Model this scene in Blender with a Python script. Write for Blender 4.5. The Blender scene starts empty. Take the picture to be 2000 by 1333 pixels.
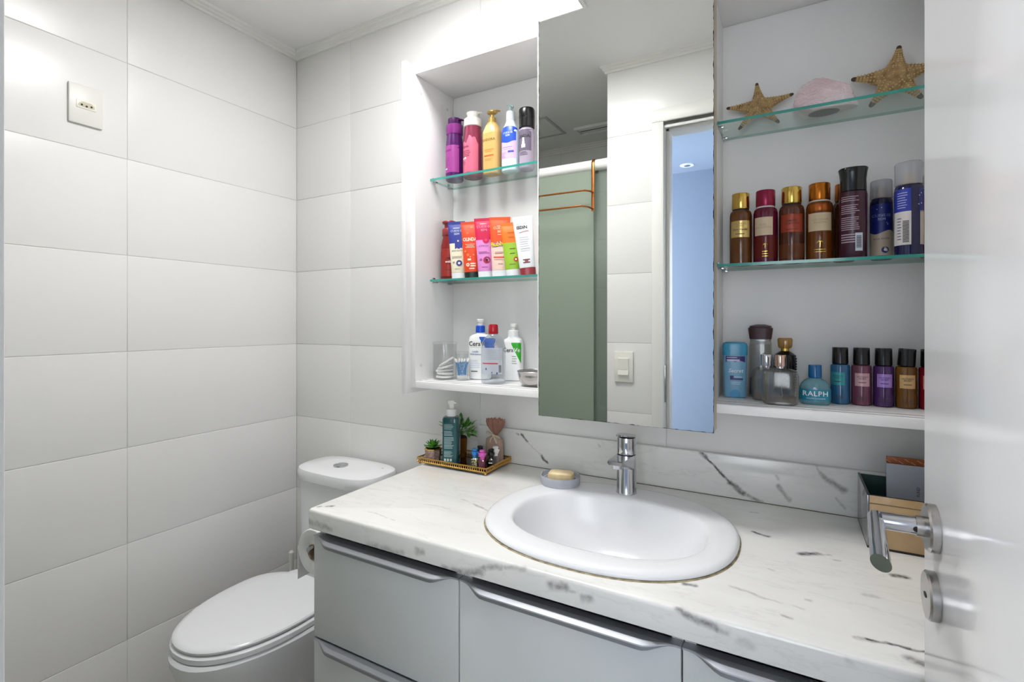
import bpy, bmesh, math, random
from math import sin, cos, pi, radians
from mathutils import Vector, Matrix
random.seed(11)
S = bpy.context.scene
COL = S.collection
V = Vector

# ------------------------------------------------------------------ camera
cam_d = bpy.data.cameras.new('camera'); cam = bpy.data.objects.new('camera', cam_d); COL.objects.link(cam)
cam.location = (1.8096, -1.3961, 1.2975)
cam.rotation_euler = (pi/2, 0, 0.5084)
cam_d.sensor_fit = 'HORIZONTAL'; cam_d.sensor_width = 36.0
cam_d.lens = 980.07/2000*36
cam_d.shift_y = -(666.5-626.39)/2000
cam_d.clip_start = 0.01
S.camera = cam
# ------------------------------------------------------------------ world, exposure
w = bpy.data.worlds.new('world'); S.world = w; w.use_nodes = True
w.node_tree.nodes['Background'].inputs[0].default_value = (0.62, 0.74, 1.0, 1)
w.node_tree.nodes['Background'].inputs[1].default_value = 0.3
S.view_settings.view_transform = 'Standard'; S.view_settings.look = 'None'
S.view_settings.gamma = 1.0; S.view_settings.use_curve_mapping = False
S.view_settings.exposure = 0.29
LAMP = 30.0          # emission strength of the ceiling panel
# daylight in the room behind the bathroom door, then an added rear fill
def area(name, loc, rot, sx, sy, power, col):
    l = bpy.data.lights.new(name, 'AREA'); l.shape = 'RECTANGLE'; l.size = sx; l.size_y = sy
    l.energy = power; l.color = col
    o = bpy.data.objects.new(name, l); o.location = loc; o.rotation_euler = rot; COL.objects.link(o); return o
area('window_daylight', (-.55, -2.62, 1.45), (0, radians(-90), 0), 1.5, .75, 88, (0.95, 0.97, 1.0))
area('added_rear_fill', (2.15, -3.02, 1.55), (radians(90), 0, radians(180)), 1.1, 1.2, 21, (1.0, 0.965, 0.93))  # fill lamp added to lift the shaded areas, no window known here

# ------------------------------------------------------------------ materials
def lin(c):
    c /= 255.0
    return c/12.92 if c <= .04045 else ((c+.055)/1.055)**2.4
def hexc(h):
    h = h.lstrip('#'); return tuple(lin(int(h[i:i+2], 16)) for i in (0, 2, 4)) + (1,)
MC = {}
def mat(h, rough=.45, metal=0., noise=None, bump=None, trans=0., coat=0., name=None, sss=0., spec=.5):
    key = (h, rough, metal, noise, bump, trans, coat, sss, spec)
    if key in MC: return MC[key]
    m = bpy.data.materials.new(name or 'mat_'+h.strip('#')); m.use_nodes = True
    nt = m.node_tree; b = nt.nodes['Principled BSDF']
    b.inputs['Base Color'].default_value = hexc(h)
    b.inputs['Roughness'].default_value = rough; b.inputs['Metallic'].default_value = metal
    b.inputs['Transmission Weight'].default_value = trans
    b.inputs['Coat Weight'].default_value = coat
    b.inputs['Specular IOR Level'].default_value = spec
    if sss:
        b.inputs['Subsurface Weight'].default_value = sss; b.inputs['Subsurface Radius'].default_value = (.01, .007, .005)
    if noise or bump:
        tc = nt.nodes.new('ShaderNodeTexCoord')
    if noise:                                # (scale, other colour, low, high)
        n = nt.nodes.new('ShaderNodeTexNoise'); n.inputs['Scale'].default_value = noise[0]; n.inputs['Detail'].default_value = 4
        r = nt.nodes.new('ShaderNodeMapRange'); r.inputs[1].default_value = noise[2]; r.inputs[2].default_value = noise[3]
        mx = nt.nodes.new('ShaderNodeMix'); mx.data_type = 'RGBA'
        mx.inputs[6].default_value = hexc(h); mx.inputs[7].default_value = hexc(noise[1])
        nt.links.new(tc.outputs['Object'], n.inputs['Vector']); nt.links.new(n.outputs['Fac'], r.inputs[0])
        nt.links.new(r.outputs[0], mx.inputs[0]); nt.links.new(mx.outputs[2], b.inputs['Base Color'])
    if bump:                                 # (scale, distance)
        n2 = nt.nodes.new('ShaderNodeTexNoise'); n2.inputs['Scale'].default_value = bump[0]; n2.inputs['Detail'].default_value = 3
        bp = nt.nodes.new('ShaderNodeBump'); bp.inputs['Distance'].default_value = bump[1]; bp.inputs['Strength'].default_value = .8
        nt.links.new(tc.outputs['Object'], n2.inputs['Vector']); nt.links.new(n2.outputs['Fac'], bp.inputs['Height'])
        nt.links.new(bp.outputs[0], b.inputs['Normal'])
    MC[key] = m; return m
def clear(h, body=.15, gloss=.5, rough=.03, bodyh=None, name=None):
    """clear or tinted glass / plastic: transparent, a little milky body, fresnel gloss"""
    key = ('clear', h, body, gloss, rough, bodyh)
    if key in MC: return MC[key]
    m = bpy.data.materials.new(name or 'clear_'+h.strip('#')); m.use_nodes = True
    nt = m.node_tree; nt.nodes.clear()
    out = nt.nodes.new('ShaderNodeOutputMaterial'); tr = nt.nodes.new('ShaderNodeBsdfTransparent'); tr.inputs[0].default_value = hexc(h)
    df = nt.nodes.new('ShaderNodeBsdfDiffuse'); df.inputs[0].default_value = hexc(bodyh or h)
    gl = nt.nodes.new('ShaderNodeBsdfGlossy'); gl.inputs['Roughness'].default_value = rough
    m1 = nt.nodes.new('ShaderNodeMixShader'); m1.inputs[0].default_value = body
    m2 = nt.nodes.new('ShaderNodeMixShader'); lw = nt.nodes.new('ShaderNodeLayerWeight'); lw.inputs[0].default_value = .35
    pw = nt.nodes.new('ShaderNodeMath'); pw.operation = 'POWER'; pw.inputs[1].default_value = 2.5
    ma = nt.nodes.new('ShaderNodeMath'); ma.operation = 'MULTIPLY_ADD'; ma.inputs[1].default_value = gloss; ma.inputs[2].default_value = .05*min(1, gloss*3)
    L = nt.links.new
    L(tr.outputs[0], m1.inputs[1]); L(df.outputs[0], m1.inputs[2]); L(m1.outputs[0], m2.inputs[1]); L(gl.outputs[0], m2.inputs[2])
    L(lw.outputs['Facing'], pw.inputs[0]); L(pw.outputs[0], ma.inputs[0]); L(ma.outputs[0], m2.inputs[0]); L(m2.outputs[0], out.inputs[0])
    MC[key] = m; return m
def emit(h, s, name):
    m = bpy.data.materials.new(name); m.use_nodes = True; nt = m.node_tree; nt.nodes.clear()
    out = nt.nodes.new('ShaderNodeOutputMaterial'); e = nt.nodes.new('ShaderNodeEmission')
    e.inputs[0].default_value = hexc(h); e.inputs[1].default_value = s; nt.links.new(e.outputs[0], out.inputs[0]); return m
TILE = mat('#ecebe9', .27, name='glazed_tile', bump=(90, .00012))
GROUT = mat('#d6d4ce', .8, name='grout')
PAINT = mat('#f4f3f2', .7, name='ceiling_paint')
CORN = mat('#efeeea', .6, name='cornice_plaster')
LAMI = mat('#f1f0ef', .38, name='white_laminate')
LAMIN = mat('#ebeae9', .5, name='laminate_inside')
CERAM = mat('#eff0f2', .22, name='white_ceramic')
PLASW = mat('#eeece6', .32, name='white_plastic')
CHROME = mat('#c9cacf', .09, 1., name='chrome')
STEEL = mat('#b4b1ae', .24, 1., name='brushed_steel', bump=(400, .00008))
ALU = mat('#a9acb2', .5, 1., name='aluminium')
LACQ = mat('#dadcdc', .18, name='grey_white_lacquer', coat=.2)
DOORW = mat('#f4f4f5', .12, name='door_lacquer', spec=.22)
FRAMEW = mat('#e9e8e4', .4, name='frame_paint')
GOLD = mat('#d8aa5a', .3, 1., name='gold_metal')
GOLDC = mat('#d8b45c', .2, 1., name='gold_cap')
COPPER = mat('#b8733f', .3, 1., name='copper')
BLACKP = mat('#0d0d0f', .25, name='black_plastic')
DARK = mat('#101010', .6, name='dark')
WHITE = mat('#f2f2f0', .4, name='white_print')
INK = mat('#2a2a30', .5, name='dark_print')
GLASS_EDGE = mat('#3c9488', .12, name='glass_edge', spec=.6)
GLASS_FACE = clear('#f4faf8', .015, .28, .02, name='shelf_glass')
GLASS_BACK = clear('#dceee9', .12, .2, .05, name='shelf_back_edge')
CLEARG = clear('#fafbfb', .03, .32, .03, name='clear_glass')

# ------------------------------------------------------------------ mesh helpers
def finish(name, bm, m, parent=None, loc=(0,0,0), rot=(0,0,0), smooth=38):
    me = bpy.data.meshes.new(name)
    bmesh.ops.recalc_face_normals(bm, faces=bm.faces[:])
    bm.to_mesh(me); bm.free()
    for mm in (m if isinstance(m, (list, tuple)) else [m]): me.materials.append(mm)
    if smooth:
        me.polygons.foreach_set('use_smooth', [True]*len(me.polygons)); me.set_sharp_from_angle(angle=radians(smooth))
    o = bpy.data.objects.new(name, me); COL.objects.link(o)
    o.location = loc; o.rotation_euler = rot
    if parent is not None: o.parent = parent
    return o
def tag(o, label, cat, group=None):
    o['label'] = label; o['category'] = cat
    if group: o['group'] = group
    return o
def thing(name, label, cat, loc=(0,0,0), rotz=0, group=None, rot=None):
    o = bpy.data.objects.new(name, None); COL.objects.link(o); o.empty_display_size = .02
    o.location = loc; o.rotation_euler = rot if rot else (0, 0, rotz)
    return tag(o, label, cat, group)
def struct(name, bm, m, parent=None, smooth=0):
    o = finish(name, bm, m, parent, smooth=smooth); o['kind'] = 'structure'; return o
def bx(bm, x0, x1, y0, y1, z0, z1, bev=0, seg=2, mi=0):
    vs = [bm.verts.new((x, y, z)) for z in (z0, z1) for y in (y0, y1) for x in (x0, x1)]
    fs = [bm.faces.new([vs[i] for i in f]) for f in ((0,2,3,1),(4,5,7,6),(0,1,5,4),(2,6,7,3),(0,4,6,2),(1,3,7,5))]
    for f in fs: f.material_index = mi
    if bev:
        es = list({e for f in fs for e in f.edges})
        r = bmesh.ops.bevel(bm, geom=es, offset=bev, segments=seg, affect='EDGES', profile=.5)
        for f in r['faces']: f.material_index = mi
    return bm
def box(x0, x1, y0, y1, z0, z1, bev=0, seg=2): return bx(bmesh.new(), x0, x1, y0, y1, z0, z1, bev, seg)
def sgp(c, e): return math.copysign(abs(c)**(2.0/e), c)
def ring(bm, z, rx, ry, e=2, ox=0, oy=0, n=40):
    return [bm.verts.new((ox+rx*sgp(cos(2*pi*i/n), e), oy+ry*sgp(sin(2*pi*i/n), e), z)) for i in range(n)]
def skin(bm, rings, capb=True, capt=True, mis=None):
    n = len(rings[0])
    for k in range(len(rings)-1):
        a, b = rings[k], rings[k+1]
        for i in range(n):
            f = bm.faces.new((a[i], a[(i+1) % n], b[(i+1) % n], b[i]))
            if mis: f.material_index = mis[k]
    if capb: bm.faces.new(rings[0][::-1]).material_index = mis[0] if mis else 0
    if capt: bm.faces.new(rings[-1]).material_index = mis[-1] if mis else 0
    return bm
def nsec(s):
    s = tuple(s)
    if len(s) == 2: return (s[0], s[1], s[1], 2, 0, 0)
    if len(s) == 3: return s+(2, 0, 0)
    if len(s) == 4: return s+(0, 0)
    return s
def loft(secs, n=40, bm=None, capb=True, capt=True, mis=None):
    bm = bm or bmesh.new()
    return skin(bm, [ring(bm, *nsec(s), n=n) for s in secs], capb, capt, mis)
def at(secs, z):
    ss = [nsec(s) for s in secs]
    if z <= ss[0][0]: return ss[0]
    for a, b in zip(ss, ss[1:]):
        if a[0] <= z <= b[0]:
            t = (z-a[0])/max(1e-9, b[0]-a[0]); return tuple(p+(q-p)*t for p, q in zip(a, b))
    return ss[-1]
def surf(secs, x, z):
    _, rx, ry, e, ox, oy = at(secs, z)
    t = min(.9995, abs((x-ox)/rx)); return oy-ry*(1-t**e)**(1/e)
def zs(secs, z0, z1, extra=4):
    v = [z0+(z1-z0)*i/extra for i in range(extra+1)]+[nsec(s)[0] for s in secs if z0 < nsec(s)[0] < z1]
    return sorted(set(round(q, 6) for q in v))
def patch(name, secs, x0, x1, z0, z1, m, parent, eps=.0004, nx=14, top=None, bot=None):
    """a label following the front of a lofted body; x0,x1 as fraction of the half width"""
    bm = bmesh.new(); rows = []
    nz = 6
    for j in range(nz+1):
        r = []
        for i in range(nx+1):
            fx = x0+(x1-x0)*i/nx
            zt = z1+(top(fx) if top else 0); zb = z0+(bot(fx) if bot else 0)
            z = zb+(zt-zb)*j/nz; s = at(secs, z)
            x = s[4]+sin(fx*pi/2)*s[1] if s[3] < 2.6 else s[4]+fx*s[1]
            r.append(bm.verts.new((x, surf(secs, x, z)-eps, z)))
        rows.append(r)
    for j in range(nz):
        for i in range(nx): bm.faces.new((rows[j][i], rows[j][i+1], rows[j+1][i+1], rows[j+1][i]))
    return finish(name, bm, m, parent)
def text_mesh(s, size, bold=0, sp=1.0, shear=0):
    c = bpy.data.curves.new('t', 'FONT'); c.body = s; c.size = size; c.align_x = 'CENTER'; c.align_y = 'CENTER'
    c.offset = bold*size; c.resolution_u = 2; c.space_character = sp; c.shear = shear
    o = bpy.data.objects.new('t', c); COL.objects.link(o)
    me = bpy.data.meshes.new_from_object(o.evaluated_get(bpy.context.evaluated_depsgraph_get()))
    bm = bmesh.new(); bm.from_mesh(me)
    bpy.data.objects.remove(o); bpy.data.meshes.remove(me); bpy.data.curves.remove(c)
    return bm
def lettering(s, size, secs, x, z, m, parent, bold=.01, eps=.0008, sp=1.0, rot=0, shear=0, sx=1.0, name='lettering'):
    bm = text_mesh(s, size, bold, sp, shear)
    for v in bm.verts:
        px, pz = v.co.x*sx, v.co.y
        px, pz = px*cos(rot)-pz*sin(rot), px*sin(rot)+pz*cos(rot)
        px += x; pz += z
        v.co = (px, (surf(secs, px, pz) if secs else 0)-eps, pz)
    return finish(name, bm, m, parent, smooth=0)
def prints(secs, rows, m, parent, eps=.0007, name='small_print', n=6):
    """rows of fine print too small to read: (x0, x1, z, height)"""
    bm = bmesh.new()
    for x0, x1, z, h in rows:
        a = []
        for i in range(n+1):
            x = x0+(x1-x0)*i/n
            a.append([bm.verts.new((x, (surf(secs, x, zz) if secs else 0)-eps, zz)) for zz in (z-h/2, z+h/2)])
        for i in range(n): bm.faces.new((a[i][0], a[i+1][0], a[i+1][1], a[i][1]))
    return finish(name, bm, m, parent, smooth=0)
def para(x0, x1, z1, n, dz, h, ragged=.25):
    return [(x0, x1-(x1-x0)*random.random()*ragged, z1-i*dz, h) for i in range(n)]
def tube(bm, pts, r, n=12, closed=False, mi=0, flat=None):
    pts = [V(p) for p in pts]; rings = []; up = None
    for i, p in enumerate(pts):
        if closed: d = pts[(i+1) % len(pts)]-pts[i-1]
        else: d = pts[min(i+1, len(pts)-1)]-pts[max(i-1, 0)]
        d.normalize()
        if up is None: up = V((0,0,1)) if abs(d.z) < .9 else V((0,1,0))
        s = d.cross(up).normalized(); up = s.cross(d).normalized()
        rr = r[i] if isinstance(r, (list, tuple)) else r
        fy = flat if flat else 1
        rings.append([bm.verts.new(p+s*rr*cos(2*pi*k/n)+up*rr*fy*sin(2*pi*k/n)) for k in range(n)])
    if closed: rings.append(rings[0])
    for a, b in zip(rings, rings[1:]):
        for k in range(n):
            f = bm.faces.new((a[k], a[(k+1) % n], b[(k+1) % n], b[k])); f.material_index = mi
    if not closed:
        bm.faces.new(rings[0][::-1]).material_index = mi; bm.faces.new(rings[-1]).material_index = mi
    return bm
def sphere(bm, c, r, sx=1, sy=1, sz=1, u=14, v=9):
    M = Matrix.Translation(c) @ Matrix.Diagonal((sx, sy, sz, 1))
    bmesh.ops.create_uvsphere(bm, u_segments=u, v_segments=v, radius=r, matrix=M); return bm
def prism(bm, prof, path0, path1, mi=0):
    """extrude a 3-D profile polygon from path0 offset to path1 offset"""
    a = [bm.verts.new(V(p)+V(path0)) for p in prof]; b = [bm.verts.new(V(p)+V(path1)) for p in prof]
    n = len(prof)
    for i in range(n): bm.faces.new((a[i], a[(i+1) % n], b[(i+1) % n], b[i])).material_index = mi
    bm.faces.new(a[::-1]).material_index = mi; bm.faces.new(b).material_index = mi
    return bm

# ================================================================== THE ROOM
CZ = 2.412; XR = 2.11; YF = -1.278; YS = -2.15; XS = 1.10; XJ = 1.345; XH = 1.978; DT = 2.125
struct('floor', box(-.1, XR+.1, YS-.1, .1, -.1, 0), mat('#b9b4aa', .35, noise=(6, '#a8a298', .35, .7), name='floor_tile'))
struct('ceiling', box(-.1, XR+.1, YS-.1, .1, CZ, CZ+.1), PAINT)
wl = struct('wall_left', box(-.1, -.0015, YS-.1, .1, 0, CZ), GROUT)
wb = struct('wall_back', box(-.1, XR+.1, .0015, .1, 0, CZ), GROUT)
wr = struct('wall_right', box(XR, XR+.1, YF-.152, 0, 0, CZ), TILE)
bm = bmesh.new()
bx(bm, XS+.0015, XJ-.01, YF-.152, YF-.0015, 0, CZ); bx(bm, XJ-.01, XH+.01, YF-.152, YF-.0015, DT, CZ); bx(bm, XH+.01, XR, YF-.152, YF-.0015, 0, CZ)
wf = struct('wall_front', bm, GROUT)
ws = struct('wall_shower_side', box(XS+.0015, XS+.06, YS-.06, YF-.152, 0, CZ), TILE)
wk = struct('wall_shower_back', box(-.1, XS+.06, YS-.1, YS-.0015, 0, CZ), GROUT)
TM = {}
def tile_mesh(a, b):
    """a x b glazed tile lying in x/z, front towards -y, edge bevelled"""
    k = (round(a, 4), round(b, 4))
    if k not in TM:
        bm = bmesh.new(); r = .0022; hx, hz = a/2-.0006, b/2-.0006
        rings = [[bm.verts.new((sx*(hx-o), y, sz*(hz-o))) for sx, sz in ((-1,-1),(1,-1),(1,1),(-1,1))]
                 for o, y in ((0, .0015), (0, .0011), (r*.35, .0003), (r, 0))]
        for p, q in zip(rings, rings[1:]):
            for i in range(4): bm.faces.new((p[i], p[(i+1) % 4], q[(i+1) % 4], q[i]))
        bm.faces.new(rings[-1])
        bmesh.ops.recalc_face_normals(bm, faces=bm.faces[:])
        me = bpy.data.meshes.new('tile'); bm.to_mesh(me); bm.free(); me.materials.append(TILE)
        me.polygons.foreach_set('use_smooth', [True]*len(me.polygons)); me.set_sharp_from_angle(angle=radians(60))
        if me.polygons[-1].normal.y > 0: me.flip_normals()
        TM[k] = me
    return TM[k]
def tiles(parent, cols, rows, place, rotz):
    for c0, c1 in zip(cols, cols[1:]):
        for r0, r1 in zip(rows, rows[1:]):
            o = bpy.data.objects.new('tile', tile_mesh(abs(c1-c0), r1-r0)); COL.objects.link(o)
            o.parent = parent; o.location = place((c0+c1)/2, (r0+r1)/2); o.rotation_euler = (0, 0, rotz)
rows = [.3*i for i in range(9)]
tiles(wl, [0, -.613, -1.213, -1.813, YS], rows, lambda c, r: (0, c, r), pi/2)
tiles(wb, [0, .312, .912, 1.512, XR], rows, lambda c, r: (c, 0, r), 0)
tiles(wf, [XS, XJ-.046], rows[:8], lambda c, r: (c, YF, r), pi)
tiles(wf, [XS, 1.70, XR], rows[7:], lambda c, r: (c, YF, r), pi)
tiles(wk, [0, .5, XS], rows, lambda c, r: (c, YS, r), pi)
# cornice: three-step plaster moulding
CP = [(0, 0), (.007, 0), (.009, .009), (.015, .011), (.017, .019), (.024, .021), (.027, .030), (0, .030)]   # (out from wall, up)
def cornice(n, p0, p1, out, m0=0, m1=0):
    """p0,p1 wall line; out = unit vector into the room; m = mitre (+1 grows with depth)"""
    p0, p1, out = V(p0), V(p1), V(out); d = (p1-p0).normalized(); bm = bmesh.new(); z0 = CZ-.030
    a = [bm.verts.new(p0+out*o+d*(m0*o)+V((0,0,z0+h))) for o, h in CP]; b = [bm.verts.new(p1+out*o-d*(m1*o)+V((0,0,z0+h))) for o, h in CP]
    k = len(CP)
    for i in range(k): bm.faces.new((a[i], a[(i+1) % k], b[(i+1) % k], b[i]))
    bm.faces.new(a); bm.faces.new(b[::-1])
    struct('trim_%d' % n, bm, CORN)
cornice(1, (0, 0, 0), (XR, 0, 0), (0, -1, 0), 1, 1)
cornice(2, (0, 0, 0), (0, YS, 0), (1, 0, 0), 1, 1)
cornice(3, (XS, YF, 0), (XR, YF, 0), (0, 1, 0), -1, 1)
cornice(4, (XS, YF, 0), (XS, YS, 0), (-1, 0, 0), -1, 1)
cornice(5, (0, YS, 0), (XS, YS, 0), (0, 1, 0), 1, 1)
# door frame
struct('trim_6', box(XJ-.048, XJ, YF, YF+.012, 0, DT, .003), FRAMEW, smooth=30)
struct('trim_7', box(XJ-.048, XH+.02, YF, YF+.012, DT, DT+.055, .003), FRAMEW, smooth=30)
bm = box(XJ-.0085, XJ, YF-.152, YF+.0, 0, DT); bx(bm, XJ, XJ+.014, YF-.10, YF-.04, 0, DT-.016, .002)
struct('trim_8', bm, FRAMEW, smooth=30)
bm = box(XJ, XH, YF-.152, YF+.0, DT-.014, DT); bx(bm, XJ, XH, YF-.10, YF-.04, DT-.028, DT-.014, .002)
struct('trim_9', bm, FRAMEW, smooth=30)
bm = box(XH, XH+.0085, YF-.152, YF, 0, DT)
struct('trim_10', bm, FRAMEW, smooth=30)
strike = finish('strike_plate', box(XJ+.0001, XJ+.002, YF-.036, YF-.008, .955, 1.11, .0005), STEEL, bpy.data.objects['trim_8'])
# bedroom behind the door (seen in the mirror)
HALL = mat('#8a9bb4', .7, name='bedroom_daylight_blue'); HALLW = mat('#dfe5ec', .7, name='bedroom_white')  # blue of the daylight is put into the first colour
struct('wall_bedroom_far', box(-.6, 3.5, -3.17, -3.07, 0, CZ), HALL)
struct('wall_bedroom_side', box(-.7, -.6, -3.17, YS-.1, 0, CZ), HALL)
struct('ceiling_bedroom', box(XS+.0616, 3.5, -3.17, YF-.153, CZ, CZ+.1), HALL)
struct('ceiling_bedroom_end', box(-.7, XS+.0616, -3.17, YS-.101, CZ, CZ+.1), HALL)
struct('floor_bedroom', box(-.7, 3.5, -3.17, YF-.152, -.2, -.101), mat('#b5aca0', .5, name='bedroom_floor'))
struct('wall_bedroom_near', box(XR+.1, 3.5, YF-.152, YF-.05, 0, CZ), HALLW)
bm = bmesh.new()
for q in ((1.56, 1.60, .90, 2.20), (2.70, 2.74, .90, 2.20), (2.13, 2.17, .94, 2.16), (1.60, 2.70, .90, .94), (1.60, 2.70, 2.16, 2.20)): bx(bm, q[0], q[1], -3.0695, -3.045, q[2], q[3])
w1 = struct('added_window_1', bm, FRAMEW)  # made-up window framing the added fill lamp
for q in ((1.60, 2.13), (2.17, 2.70)): finish('pane', box(q[0], q[1], -3.066, -3.060, .94, 2.16), mat('#dfe9f2', .1, name='added_window_pane'), w1, smooth=0)
struct('wall_bedroom_window', box(3.4, 3.5, -3.07, YF-.152, 0, CZ), HALL)
t = thing('recessed_spotlight', 'round recessed spotlight in the blue room ceiling seen in the mirror', 'spotlight', (1.155, -2.90, CZ))
finish('ring', loft([(-.004, .045), (0, .05)]), mat('#dfe6ee', .4), t); finish('lamp', loft([(-.006, .02), (-.0035, .022)]), mat('#5b6f86', .3), t)

# ------------------------------------------------------------------ ceiling fittings
t = thing('ceiling_light', 'square flush white ceiling panel light above the vanity', 'ceiling light', (.975, -.615, CZ))
bm = bmesh.new(); h = .205
for a in ((-h, h, -h, -h+.014), (-h, h, h-.014, h), (-h, -h+.014, -h+.014, h-.014), (h-.014, h, -h+.014, h-.014)):
    bx(bm, a[0], a[1], a[2], a[3], -.014, -.0005, .002)
finish('frame', bm, WHITE, t)
finish('diffuser', box(-h+.015, h-.015, -h+.015, h-.015, -.011, -.002), emit('#fdfcfc', LAMP, 'lamp_diffuser'), t, smooth=0)
t = thing('access_panel', 'square access hatch outline in the shower ceiling seen in the mirror', 'hatch', (.50, -1.765, CZ))
bm = bmesh.new()
for a in ((-.14, .14, -.14, -.125), (-.14, .14, .125, .14), (-.14, -.125, -.125, .125), (.125, .14, -.125, .125)): bx(bm, *a, -.005, -.0005)
finish('frame', bm, mat('#c2c3c0', .5), t, smooth=0); finish('panel', box(-.122, .122, -.122, .122, -.003, -.0005), PAINT, t, smooth=0)
t = thing('ceiling_vent', 'long slotted white ceiling vent over the shower seen in the mirror', 'vent', (.90, -1.90, CZ))
bm = bmesh.new(); bx(bm, -.19, .19, -.055, -.04, -.018, -.0005, .003); bx(bm, -.19, .19, .04, .055, -.018, -.0005, .003); bx(bm, -.19, -.175, -.04, .04, -.018, -.0005); bx(bm, .175, .19, -.04, .04, -.018, -.0005)
finish('frame', bm, WHITE, t); finish('dark_slot', box(-.174, .174, -.039, .039, -.004, -.0005), DARK, t)
for q in (-.02, .015): finish('slat', box(-.174, .174, q-.008, q+.012, -.013, -.010, .001), WHITE, t)

# ------------------------------------------------------------------ shower
FLAC = clear('#f3f3f1', .03, .85, .02, '#d9d8d4', name='flacon_glass')
GG = clear('#d3ded3', .42, .30, .02, '#c6d2c3', name='green_shower_glass')
GG2 = clear('#e3ebe5', .12, .35, .02, name='pale_shower_glass')
t = thing('shower_screen', 'green tinted shower glass under a thick white rail seen in the mirror', 'shower screen', (0, -1.33, 0))
finish('glass_panel', box(.005, 1.02, -.004, .004, .03, 1.985), GG, t, smooth=0)
finish('glass_panel', box(.985, XS-.004, -.026, -.018, .03, 1.985), GG2, t, smooth=0)
finish('top_rail', tube(bmesh.new(), [(.001, -.008, 2.009), (XS-.0005, -.008, 2.009)], .0245, 20), WHITE, t)
finish('wall_profile', box(XS-.008, XS-.0002, -.03, .03, .0, 1.985, .002), WHITE, t)
finish('floor_track', box(.002, XS-.008, -.03, .01, .0, .03, .003), WHITE, t)
finish('knob', loft([(0, .006), (.012, .007), (.014, .005)], 16), CHROME, t, (.955, -.004, 1.05), (pi/2, 0, 0))
t = thing('towel_rack', 'copper double towel rack hooked over the white shower rail, seen in the mirror', 'towel rack', (0, -1.338, 2.009))
for x in (1.022, .60):
    bm = bmesh.new(); r = .0265
    pts = [(x, -r, -.03)]+[(x, -r*cos(a), r*sin(a)) for a in [pi*i/10 for i in range(11)]]+[(x, r, -.03), (x, r+.001, -.215)]
    tube(bm, pts, .0075, 8, flat=.25); finish('strap', bm, COPPER, t)
for z, d in ((-.13, .055), (-.205, .085)):
    bm = tube(bmesh.new(), [(1.022, .0265, z), (1.018, .0265+d*.6, z), (1.0, .0265+d, z), (.62, .0265+d, z), (.604, .0265+d*.6, z), (.60, .0265, z)], .0042, 8)
    finish('bar', bm, COPPER, t)

# ------------------------------------------------------------------ electrical plates
IV = mat('#efede4', .35, name='ivory_plastic')
t = thing('wall_socket', 'white square socket plate with three-pin outlet high on left tiled wall', 'socket', (0, -.7205, 1.926))
finish('cover_plate', box(.0001, .009, -.041, .041, -.0575, .0575, .003), mat('#e9e8e2', .35), t)
finish('insert', box(.0091, .0105, -.024, .024, -.0115, .0115, .001), mat('#f2efe2', .35), t)
bm = prism(bmesh.new(), [(.0106, -.019, -.006), (.0106, .019, -.006), (.0106, .019, .001), (.0106, .011, .008), (.0106, -.011, .008), (.0106, -.019, .001)], (0,0,0), (.0006,0,0))
finish('recess', bm, mat('#cdc6ae', .5), t, smooth=0)
for y, z in ((-.0115, -.0015), (0, -.0035), (.0115, -.0015)): finish('pin_hole', loft([(0, .0028), (.0006, .0028)], 12), DARK, t, (.0111, y, z), (0, pi/2, 0))
t = thing('light_switch', 'ivory double light switch beside the door frame, seen in the mirror', 'switch', (1.176, YF, 1.097))
finish('cover_plate', box(-.041, .041, .0002, .010, -.066, .066, .003), IV, t)
finish('insert', box(-.024, .024, .0101, .013, -.038, .038, .001), IV, t)
bm = prism(bmesh.new(), [(-.0225, .0131, -.036), (-.0225, .019, -.034), (-.0225, .0145, -.013), (-.0225, .0131, -.013)], (0,0,0), (.045,0,0)); finish('rocker', bm, IV, t, smooth=0)
bm = prism(bmesh.new(), [(-.0225, .0131, -.011), (-.0225, .0145, -.011), (-.0225, .017, .036), (-.0225, .0131, .036)], (0,0,0), (.045,0,0)); finish('rocker', bm, IV, t, smooth=0)

# ------------------------------------------------------------------ the open door
ED = V((1.951, -.616, 0)); ang = radians(0.0)
d1 = bpy.data.objects.new('door_1', None); COL.objects.link(d1); d1['kind'] = 'structure'
d1['label'] = 'glossy white open door at the right edge with a steel lever handle'; d1.location = ED; d1.rotation_euler = (0, 0, ang)
# local: +x into the leaf, -y towards the hinge
finish('leaf', box(0, .035, -.655, 0, .012, 2.115, .0015), DOORW, d1, smooth=30)
hy = -.058; hz = 1.064
hb = loft([(0, .0265), (.0075, .0265), (.0095, .0245)], 40); lever = finish('lever_handle', tube(bmesh.new(), [(-.0095, hy, hz), (-.0515, hy, hz), (-.0545, hy-.001, hz), (-.0545, hy-.135, hz)], .0107, 24), CHROME, d1)
bm = bmesh.new(); n = 28; rr = .0080
ra = [bm.verts.new((-.0545+rr*cos(2*pi*k/n), hy+.0097, hz+rr*sin(2*pi*k/n))) for k in range(n)]
rb = [bm.verts.new((-.0665+rr*cos(2*pi*k/n), hy-.128-.010*sin(2*pi*k/n)*0-.006*cos(2*pi*k/n), hz+rr*sin(2*pi*k/n))) for k in range(n)]
skin(bm, [ra, rb]); tube(bm, [(-.0094, hy, hz), (-.050, hy, hz)], .0097, 28)
me_old = lever.data; bm2 = bm
me = bpy.data.meshes.new('lever_handle'); bmesh.ops.recalc_face_normals(bm2, faces=bm2.faces[:]); bm2.to_mesh(me); bm2.free(); me.materials.append(CHROME)
me.polygons.foreach_set('use_smooth', [True]*len(me.polygons)); me.set_sharp_from_angle(angle=radians(40)); lever.data = me
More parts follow.
